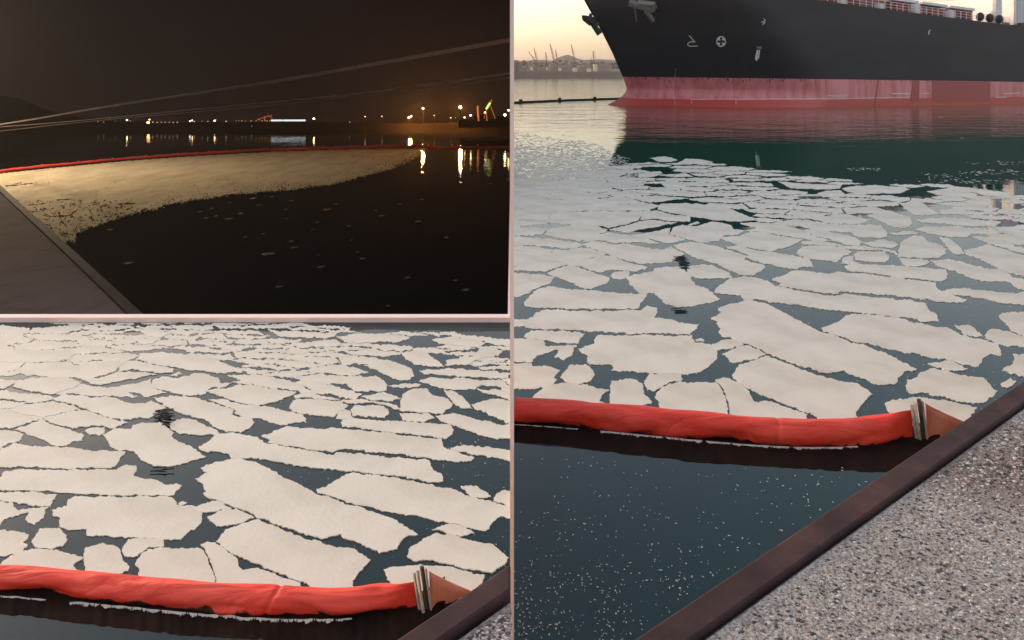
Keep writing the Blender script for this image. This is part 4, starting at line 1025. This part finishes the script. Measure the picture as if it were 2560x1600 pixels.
crane([(1393, 178, 1392, 150, 1.4), (1392, 152, 1389, 124, 1.0), (1393, 148, 1390, 135, .5), (1394, 150, 1391, 130, .5), (1388, 158, 1396, 158, 4)], 'shorter far crane close beside the tall dark one')
crane([(1437, 178, 1436, 148, 2), (1436, 150, 1428, 111, 1.5), (1438, 146, 1430, 125, .7), (1440, 148, 1432, 121, .6), (1431, 157, 1442, 157, 5)], 'tall far crane right of the domed hill')
crane([(1485, 178, 1485, 150, 1.8), (1485, 152, 1483, 127, 1.0), (1485, 130, 1492, 152, .8), (1484, 131, 1478, 152, .7), (1480, 158, 1491, 158, 5)], 'broad lattice far crane nearest the ship bow')
crane([(1367, 178, 1366, 150, 1.2), (1366, 150, 1364, 130, .8), (1365, 131, 1370, 150, .5), (1365, 131, 1360, 150, .5), (1362, 160, 1371, 160, 3)], 'pale lattice far crane between the left cranes')
rt = random.Random(5)
V = []; F = []
for k in range(260):
    x = rt.uniform(1283, 1560); y = 168-abs(rt.gauss(0, 5)); c = at(x, y, YF+70+rt.uniform(0, 40)); b = MB().ball(c, rt.uniform(1.5, 4), 6, .8); i = len(V); V += b.v; F += [tuple(q+i for q in f) for f in b.f]
tag(link('far_trees', V, F, M['far_tree']), 'blurred line of trees behind the far port', kind='stuff')

# ------------------------------------------------------------------ the night harbour
def un(x, y): return up(x, y, -HN)
N1 = lambda *p: [(p[i]/1.89, p[i+1]/1.89) for i in range(0, len(p), 2)]
boomline = N1(-30, 822, 0, 816, 250, 790, 620, 755, 900, 735, 1300, 712, 1700, 700, 2000, 695, 2130, 700, 2260, 697, 2419, 696)
root = empty('oil_boom', un(*boomline[5]), 'thin red floating boom along the foam sheet at night', 'oil boom')
pts = resample([un(x, y) for x, y in boomline], 160)
for p in pts: p.z += .12+.05*random.random()
rr = [(.50 if p.x < un(*boomline[7]).x*1 else .2)*(1+.12*random.uniform(-1, 1)) for p in pts]
M['night_boom'] = noisy('night_boom', (.85, .06, .055), (.9, .10, .09), .6, .5, .2)
b = MB().tube(pts, rr, 8); link('tube', [Vector(v)-root.location for v in b.v], b.f, M['night_boom'], root, smooth=True)
for k in range(12, 150, 9):
    p = pts[k]-root.location; b = MB().bar(p+Vector((0, 0, -.1)), p+Vector((0, 0, .65)), .18, 6); link('float', b.v, b.f, M['night_boom'], root)
lower = N1(0, 880, 330, 1172, 352, 1150, 362, 1105, 440, 1080, 560, 1032, 700, 1000, 850, 962, 1000, 938, 1200, 915, 1450, 890, 1600, 868, 1800, 815, 1900, 780, 2000, 730)
topl = [(x, y+1.5) for x, y in boomline]
cracks = [N1(*c) for c in ((30, 878, 150, 866), (70, 868, 100, 862), (130, 968, 170, 966, 220, 958), (270, 945, 340, 940), (130, 1000, 180, 998), (205, 1020, 260, 1022, 330, 1018, 350, 1000), (330, 960, 375, 975, 355, 1000), (275, 1000, 285, 1040, 310, 1070), (200, 1055, 240, 1068, 250, 1095), (300, 1100, 340, 1110), (420, 990, 430, 1010), (560, 965, 640, 960))]
nx_, ny_ = 720, 170
xs = np.linspace(-8, 1062, nx_); ys = np.linspace(362, 622, ny_)
X_, Y_ = np.meshgrid(xs, ys, indexing='ij')
T_ = np.interp(X_, [p[0] for p in topl], [p[1] for p in topl])
# below the quay tip the lower edge runs back up along the quay: use the outer edge right of the tip
Lr = np.interp(X_, [p[0] for p in lower[2:]], [p[1] for p in lower[2:]])
quayline = 466+X_*(624-466)/175.0
mask = (Y_ > T_) & (Y_ < Lr) & (Y_ < quayline+14)
def field2(sx, sy, seed):
    rs = np.random.RandomState(seed); g = rs.rand(int(nx_/sx)+3, int(ny_/sy)+3)
    i = np.arange(nx_)/sx; j = np.arange(ny_)/sy; i0 = i.astype(int); j0 = j.astype(int); fi = (i-i0)[:, None]; fj = (j-j0)[None, :]
    fi = fi*fi*(3-2*fi); fj = fj*fj*(3-2*fj)
    return (g[i0][:, j0]*(1-fi)*(1-fj)+g[i0+1][:, j0]*fi*(1-fj)+g[i0][:, j0+1]*(1-fi)*fj+g[i0+1][:, j0+1]*fi*fj)
nf = .35*field2(24, 8, 1)+.3*field2(7, 3, 2)+.35*np.random.RandomState(4).rand(nx_, ny_)
dist = Lr-Y_
mask &= (nf < .34+dist/22.0) & ((np.random.RandomState(14).rand(nx_, ny_) > .30*np.exp(-dist/10.0)))
nf2 = .6*field2(5, 3, 8)+.4*np.random.RandomState(5).rand(nx_, ny_)
mask &= ~((nf2 < .30) & (X_ < 330) & (Y_ > 490) & (Y_+.0*X_ > 500))
for c in cracks:
    for (ax, ay), (bx, by) in zip(c, c[1:]):
        dx, dy = bx-ax, by-ay; t = np.clip(((X_-ax)*dx+(Y_-ay)*dy)/(dx*dx+dy*dy), 0, 1)
        dd = np.hypot(X_-ax-t*dx, (Y_-ay-t*dy)*1.3); mask &= dd > .5+1.6*field2(4, 3, 6)
VY = HN*K/(Y_-HOR); VX = (X_-1280)/K*VY
VX += (np.random.RandomState(9).rand(nx_, ny_)-.5)*.1; VY += (np.random.RandomState(10).rand(nx_, ny_)-.5)*.3
VZ = np.full_like(VX, zn+.03)
V = np.stack([VX, VY, VZ], -1).reshape(-1, 3)
I, J = np.nonzero(mask[:-1, :-1]); a = I*ny_+J
F = np.stack([a, a+1, a+ny_+1, a+ny_], 1)[:, ::-1]
used = np.unique(F); remap = -np.ones(len(V), int); remap[used] = np.arange(len(used))
M['foam'] = noisy('foam_sheet', (.46, .38, .26), (.64, .56, .41), .35, .9, .3, .05, stretch=(1, .35, 1), c3=(.56, .48, .35), bscale=2)
fo = link('foam_sheet', V[used].tolist(), remap[F].tolist(), M['foam'])
tag(fo, 'wide pale foam sheet floating between the night boom and the quay', kind='stuff')
# drifting scraps in front of the foam
sl_ = [(1265,1200,42),(610,1243,26),(1515,1262,26),(1715,1222,22),(1320,1355,20),(2200,1370,30),(1375,1140,20),(1390,1170,22),(1805,1020,20),(1545,990,25),(1195,938,22),(1140,1008,18),(1080,1035,22),(1650,1068,15),(1375,948,16),(975,1030,14),(1020,1020,12),(1220,970,14),(1350,990,12),(1480,1085,12),(1975,1047,22),(2110,1122,15),(1890,965,14),(1355,1033,12),(520,1085,15),(945,1000,10),(1995,942,12),(2150,1325,18),(1925,1312,14),(1775,995,12),(1590,965,12),(1835,1445,12),(1245,1105,10),(1160,1120,10),(1505,1205,10),(1500,1050,12),(1085,958,10),(1285,930,10),(860,960,12),(1000,985,10),(1690,1190,9),(1660,1135,9)]
M['scrap'] = noisy('foam_scrap', (.26, .19, .16), (.40, .30, .25), 1, .9, 0)
rs = random.Random(21)
for k, (x, y, wd) in enumerate(sl_):
    c = un(x/1.89, y/1.89); px = c.y/K; r = wd/1.89*px; n = 18; V = []; ph = rs.random()*9
    for q in range(n):
        a = 2*math.pi*q/n; e = .6+.55*mnoise.noise(Vector((math.cos(a)*1.3+ph, math.sin(a)*1.3, k)))+rs.uniform(-.12, .12)
        dy = math.sin(a)*e*(r*.62)*(c.y/HN)*.32
        V.append((math.cos(a)*e*r, dy+math.cos(a)*e*r*.25, 0))
    V += [(a, b_, -.06) for a, b_, _ in V]
    F = [tuple(t) for t in tessellate_polygon([[Vector(v) for v in V[:n]]])]+[(i, (i+1) % n, n+(i+1) % n, n+i) for i in range(n)]
    o = link('foam_patch', V, F, M['scrap']); o.location = c+Vector((0, 0, .04))
    special = {0: 'largest dim foam patch in the middle of the black night water', 1: 'pinkish foam patch alone just right of the night quay', 2: 'elongated foam patch right of the largest one', 3: 'foam patch trailing off right of the elongated one',
               4: 'blunt foam patch low in the middle of the night water', 5: 'triangular foam patch in the lower right of the night water', 20: 'thin foam patch below the light reflections at right', 8: 'foam patch right of the drifting cluster'}
    tag(o, special.get(k, '%s dim foam patch on the night water, %s, %s' % ('long' if wd > 20 else 'small' if wd > 13 else 'tiny', 'left side' if x < 1000 else 'centre' if x < 1500 else 'right side', 'close under the foam sheet' if y < 960+0*x else 'in the drifting cluster' if y < 1060 else 'lower down')), 'foam patch', 'foam patches on the night water')

# night quay in the lower left corner
dq = 10.0
e0, e1 = up(-300, 466-300*.903, -dq), up(365, 800, -dq)
EN = [(-60, 412), (0, 466), (90, 548), (175, 624), (270, 712), (365, 800), (400, 832)]
Pq = [up(x, y, -dq) for x, y in EN]
dd_ = (Pq[0]-Pq[-1]).normalized(); Pq = [Pq[0]+dd_*120]+Pq
poly = [(p.x, p.y) for p in Pq]; poly = clip(poly+[(-330, 10), (-330, poly[0][1])], lambda p: p[1]-(YM+.15))
poly = clip(poly, lambda p: p[0]-(XL0/YM*p[1]+.1))
n = len(poly); z0, z1_ = zn-1, CAMZ-dq
V = [(x, y, z0) for x, y in poly]+[(x, y, z1_) for x, y in poly]
M['nquay'] = noisy('night_quay', (.17, .11, .11), (.27, .185, .18), .6, .85, .5, .02, c3=(.26, .175, .17), bscale=9)
qn = empty('quay', (Pq[3].x, Pq[3].y, z1_)); qn['kind'] = 'structure'
o = link('quay_slab', V, [tuple(range(n, 2*n))]+[(i, (i+1) % n, n+(i+1) % n, n+i) for i in range(n)], M['nquay'], qn); o.matrix_parent_inverse = Matrix.Translation(qn.location).inverted()
# darker kerb strip along the edge
V = []; F = []
M['nkerb'] = noisy('night_kerb', (.03, .02, .018), (.05, .033, .03), 1, .7, .2)
for j, p in enumerate(Pq):
    d = (Pq[min(j+1, len(Pq)-1)]-Pq[max(j-1, 0)]).normalized(); nn = Vector((-d.y, d.x, 0)); nn = nn if nn.x < 0 else -nn
    V += [p-nn*.02+Vector((0, 0, .0)), p-nn*.02+Vector((0, 0, .12)), p+nn*.42+Vector((0, 0, .12)), p+nn*.42]
for j in range(len(Pq)-1):
    for q in range(3): F.append((j*4+q, j*4+q+1, j*4+5+q, j*4+4+q))
o = link('night_kerb', V, F, M['nkerb'], qn); o.matrix_parent_inverse = Matrix.Translation(qn.location).inverted()
c = up(140, 815, -dq+.02); b = MB().tube([c+Vector((1.35*math.cos(t), .8*math.sin(t), .04)) for t in np.linspace(0, 2*math.pi, 40)], .07, 6)
tag(b.build('rope_coil', M['rope'], origin=c), 'coiled pale rope lying on the night quay corner', 'rope')

# mooring ropes
def bundle(pl, spread, rr, lab, strands):
    (xa, ya, Ya) = pl[0]; base = at(xa, ya, Ya)
    r = empty('mooring_line', tuple(base), lab, 'mooring line', 'mooring lines crossing the night sky')
    for s in strands:
        pts = resample([at(x, y+s*spread*(K/Y)/K*30, Y) for x, y, Y in pl], 40)
        b = MB().tube([p-base for p in pts], rr, 5); link('rope_strand', b.v, b.f, M['rope'], r)
def line3(pxs, Ya, Yb):
    # depth runs from Ya (left) to Yb (right) linearly in 1/Y
    x0, x1 = pxs[0][0], pxs[-1][0]; return [(x, y, 1/(1/Ya+(1/Yb-1/Ya)*(x-x0)/(x1-x0))) for x, y in pxs]
bundle(line3([(-20, 314), (100, 296), (212, 275), (400, 247), (630, 214), (860, 174), (1100, 132), (1279, 99)], 120, 34), 3.6, .045, 'topmost thick bundle of mooring ropes rising to the right', (-1.0, -.2, .55, 1.2))
bundle(line3([(-20, 319), (150, 306), (317, 290), (500, 272), (677, 257), (860, 240), (1058, 214), (1279, 183)], 120, 40), 2.0, .032, 'middle pair of thin mooring ropes', (-.3, .5))
bundle(line3([(-20, 330), (150, 311), (317, 294), (500, 279), (677, 264), (860, 246), (1058, 222), (1279, 194)], 120, 42), 2.0, .030, 'lowest thin mooring rope crossing above the lights', (0,))

# far night shore: silhouettes and lamps
YS = HN*K/(322-HOR); b = MB(); V = []; F = []
M['nshore'] = mat('night_shore', (.010, .008, .008), 1, spec=0)
prof = [(-40, 236), (20, 240), (60, 250), (100, 268), (150, 284), (230, 298), (300, 303), (420, 305), (560, 306), (800, 305), (960, 308), (1060, 309), (1140, 306), (1279, 300)]
for i in range(140):
    x = -30+i*1305/139; y = interp(prof, x)+mnoise.noise(Vector((x*.05, 0, 3)))*1.5
    V += [at(x, 330, YS), at(x, y, YS), at(x, y+1, YS+20)]
V = [Vector(v) for v in V]
for i in range(0, len(V), 3): V[i].z = zn-.5
for i in range(139): a = 3*i; F += [(a, a+3, a+4, a+1), (a+1, a+4, a+5, a+2)]
tag(link('night_shore', V, F, M['nshore']), kind='structure')
def nbox(name, x0, x1, y0, y1, Y, dep, lab, cat, extra=()):
    a, c = at(x0, y1, Y), at(x1, y0, Y); b = MB().box(0, c.x-a.x, 0, dep, 0, c.z-a.z)
    r = empty(name, tuple(a), lab, cat); link('hull' if 'ship' in name else 'wall', b.v, b.f, M['nshore'], r)
    for (p0, p1, q0, q1) in extra:
        a2, c2 = at(p0, q1, Y)-a, at(p1, q0, Y)-a; bb = MB().box(a2.x, c2.x, 1, dep-1, a2.z, c2.z); link('deckhouse', bb.v, bb.f, M['nshore'], r)
    return r
nbox('moored_ship', 1146, 1277, 302, 319, YS-22, 9, 'black silhouette of a ship moored under the bright lamps', 'ship', ((1185, 1210, 290, 302), (1240, 1262, 294, 302)))
LM = {}
def lampmat(c, s):
    k = (c, s)
    if k not in LM: LM[k] = mat('lamp_glow', c, .5, emit=c, es=s)
    return LM[k]
W_, Y_c, O_, G_ = (1, .86, .66), (1, .66, .30), (1, .38, .10), (.15, 1, .35)
LA = [(600,567,4,Y_c,9),(616,572,2,O_,4),(700,579,7,O_,12),(706,565,5,Y_c,8),(722,577,2.5,Y_c,6),(742,578,2.3,Y_c,4),(762,578,2.3,Y_c,4),(780,578,2.3,Y_c,4),(800,578,2.3,Y_c,4),(818,578,2.3,Y_c,4),(838,578,2.6,Y_c,5),
      (463,575,1.8,W_,2),(490,577,2.0,W_,3),(520,560,1.3,O_,1),(545,575,1.3,O_,1),(897,573,3,W_,6),(908,569,3.4,Y_c,7),(918,574,2.6,W_,5),(955,572,1.5,O_,2),(982,574,2.6,W_,4),(1014,570,4,Y_c,9),(1020,566,2.5,O_,4),(1068,573,2.4,W_,5),
      (1115,571,1.6,O_,2),(1128,570,1.4,G_,1.5),(1143,571,2.4,Y_c,3),(1160,573,1.8,O_,2),(1186,571,2.2,Y_c,3),(1210,570,2,O_,3),(1226,566,2.2,O_,3),(1238,571,2,Y_c,3),(1252,569,2,O_,3),(1262,572,2,Y_c,3),(1275,570,2,O_,3),(1190,596,2.2,G_,3),
      (1483,561,5,Y_c,16),(1652,577,2.4,W_,1.6),(1725,551,3.4,Y_c,7),(1804,549,3,Y_c,6),(1932,555,4.4,Y_c,12),(1943,549,4,Y_c,11),(1999,512,5,Y_c,16),(2052,545,2.2,O_,3),(2130,556,1.6,W_,1.2),(2152,556,1.6,W_,1.2),
      (2175,506,7.6,W_,40),(2195,555,4,Y_c,9),(2224,545,5,Y_c,12),(2292,531,3.6,W_,9),(2301,568,2.8,O_,3),(2386,543,7.5,Y_c,18),(2403,521,5,Y_c,14)]
def zone(x):
    return ('near the hill at the far left', 'in the yellow row left of centre', 'in the cluster left of the bright bar', 'around the bright white bar', 'between the bar and the right-hand port', 'over the right-hand port')[int(np.searchsorted((480, 860, 1080, 1440, 1900), x))]
lamp_proto = {}
for k, (x, y, s, c, st) in enumerate(LA):
    Y = YS-2-(k % 5)*.5 if x < 2140 else YS-27
    if y > 590: Y = YS-8
    p = at(x/1.89, y/1.89, Y); foot = zn+.4 if x >= 2140 else max(zn+.5, CAMZ-(318-HOR)/K*Y)
    cname = {W_: 'white', Y_c: 'yellow', O_: 'orange', G_: 'green'}[c]; big = 'large' if s > 4.5 else 'mid-sized' if s > 2.7 else 'tiny'
    r = empty('harbour_lamp', (p.x, p.y, foot), '%s glowing %s lamp %s' % (big, cname, zone(x)), 'lamp', 'lamps along the night shore')
    rad = max(s, 2.6)*.5*Y/K*.9
    b = MB().bar((0, .3, 0), (0, .3, p.z-foot), .07, 5); link('pole', b.v, b.f, M['nshore'], r)
    b = MB().ball((0, 0, p.z-foot), rad, 10, .8); link('lamp_head', b.v, b.f, lampmat(c, st*(.5 if st > 8.5 or x in (897, 908) else .11)), r, smooth=True)
for x0, x1 in ((1281, 1334), (1338, 1442)):
    a, c = at(x0/1.89, 569/1.89, YS-4), at(x1/1.89, 569/1.89, YS-4); b = MB().bar(Vector((0, 0, 0)), c-a, .28, 6)
    r = empty('light_bar', tuple(a), ('short left' if x0 < 1300 else 'long right')+' section of the bright white light bar', 'light bar')
    link('tube', b.v, b.f, lampmat((.85, .93, 1), .3), r)
    b = MB().bar((0, .3, -.3), (c-a)+Vector((0, .3, -.3)), .2, 4); link('housing', b.v, b.f, M['nshore'], r)
# lit crane on the right, lit red mast, faint lit crane left of the bar; lamplight on them is material glow
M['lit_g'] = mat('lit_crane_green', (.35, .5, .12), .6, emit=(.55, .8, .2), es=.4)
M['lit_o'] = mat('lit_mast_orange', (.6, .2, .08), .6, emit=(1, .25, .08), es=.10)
def ncrane(name, base, segs, lab, cat):
    o0 = at(base[0]/1.89, base[1]/1.89, YS-24); r = empty(name, tuple(o0), lab, cat)
    for nm, x0, y0, x1, y1, rr, mm in segs:
        a, c = at(x0/1.89, y0/1.89, YS-24)-o0, at(x1/1.89, y1/1.89, YS-24)-o0; b = MB().bar(a, c, rr, 5); link(nm, b.v, b.f, mm, r)
ncrane('harbour_crane', (2300, 572), [('leg', 2287, 560, 2300, 515, .10, M['lit_o']), ('jib', 2297, 515, 2316, 485, .36, M['lit_g']), ('jib_tip', 2316, 485, 2324, 472, .18, M['lit_o']), ('leg', 2318, 500, 2340, 560, .10, M['lit_o']), ('tower', 2301, 572, 2297, 516, .10, M['lit_o'])], 'small crane with a green-lit jib at the night port', 'crane')
ncrane('lit_mast', (2261, 575), [('mast', 2261, 572, 2257, 500, .28, M['lit_o'])], 'reddish lit mast left of the green-lit crane', 'mast')
ncrane('harbour_crane', (1250, 572), [('jib', 1215, 565, 1285, 545, .10, M['lit_o']), ('tower', 1250, 572, 1250, 548, .12, M['lit_o']), ('jib', 1290, 560, 1262, 543, .08, M['lit_o'])], 'faint reddish crane just left of the white light bar', 'crane')

byl = {}
for o in COL.objects:
    if o.get('category') and o.get('group'): byl.setdefault((o['group'], o['label']), []).append(o)
ORD = ('leftmost', 'second', 'third', 'fourth', 'fifth', 'sixth', 'seventh', 'eighth', 'ninth')
for (g_, l_), os_ in byl.items():
    if 2 <= len(os_) <= 9 and len(l_.split()) <= 14:
        for q, o in enumerate(sorted(os_, key=lambda o: o.location.x/o.location.y)): o['label'] = (ORD[q]+' ' if q == 0 else ORD[q]+'-from-left ')+l_
# unseen flood mast added to light the foam, and the port's sodium lamp that tints the far end of the foam
fm = empty('flood_mast', (-104, 120, CAMZ-dq), 'tall flood mast standing on the night quay', 'flood light')
b = MB().bar((0, 0, 0), (0, 0, 22.5), .2, 8, .1); link('pole', b.v, b.f, M['black'], fm)
b = MB().box(-.5, .5, -.2, .2, 22.5, 23.0); link('lamp_head', b.v, b.f, lampmat((1, .86, .62), 10), fm)
ld = bpy.data.lights.new('flood', 'SPOT'); ld.energy = 36000; ld.color = (1, .77, .50); ld.spot_size = R(152); ld.spot_blend = .9; ld.shadow_soft_size = 3
lo = bpy.data.objects.new('flood', ld); COL.objects.link(lo); lo.location = (-103.0, 120, CAMZ-dq+22.4)
lo.rotation_euler = (Vector(lo.location)-Vector((-62, 96, zn))).to_track_quat('Z', 'Y').to_euler()
for (x, y, en) in ((2175, 506, 9000), (1999, 512, 7000), (1938, 552, 7000)):
    ld = bpy.data.lights.new('sodium', 'POINT'); ld.energy = en; ld.color = (1, .36, .06); ld.shadow_soft_size = .5
    lo = bpy.data.objects.new('sodium', ld); COL.objects.link(lo); lo.location = at(x/1.89, y/1.89, YS-6)
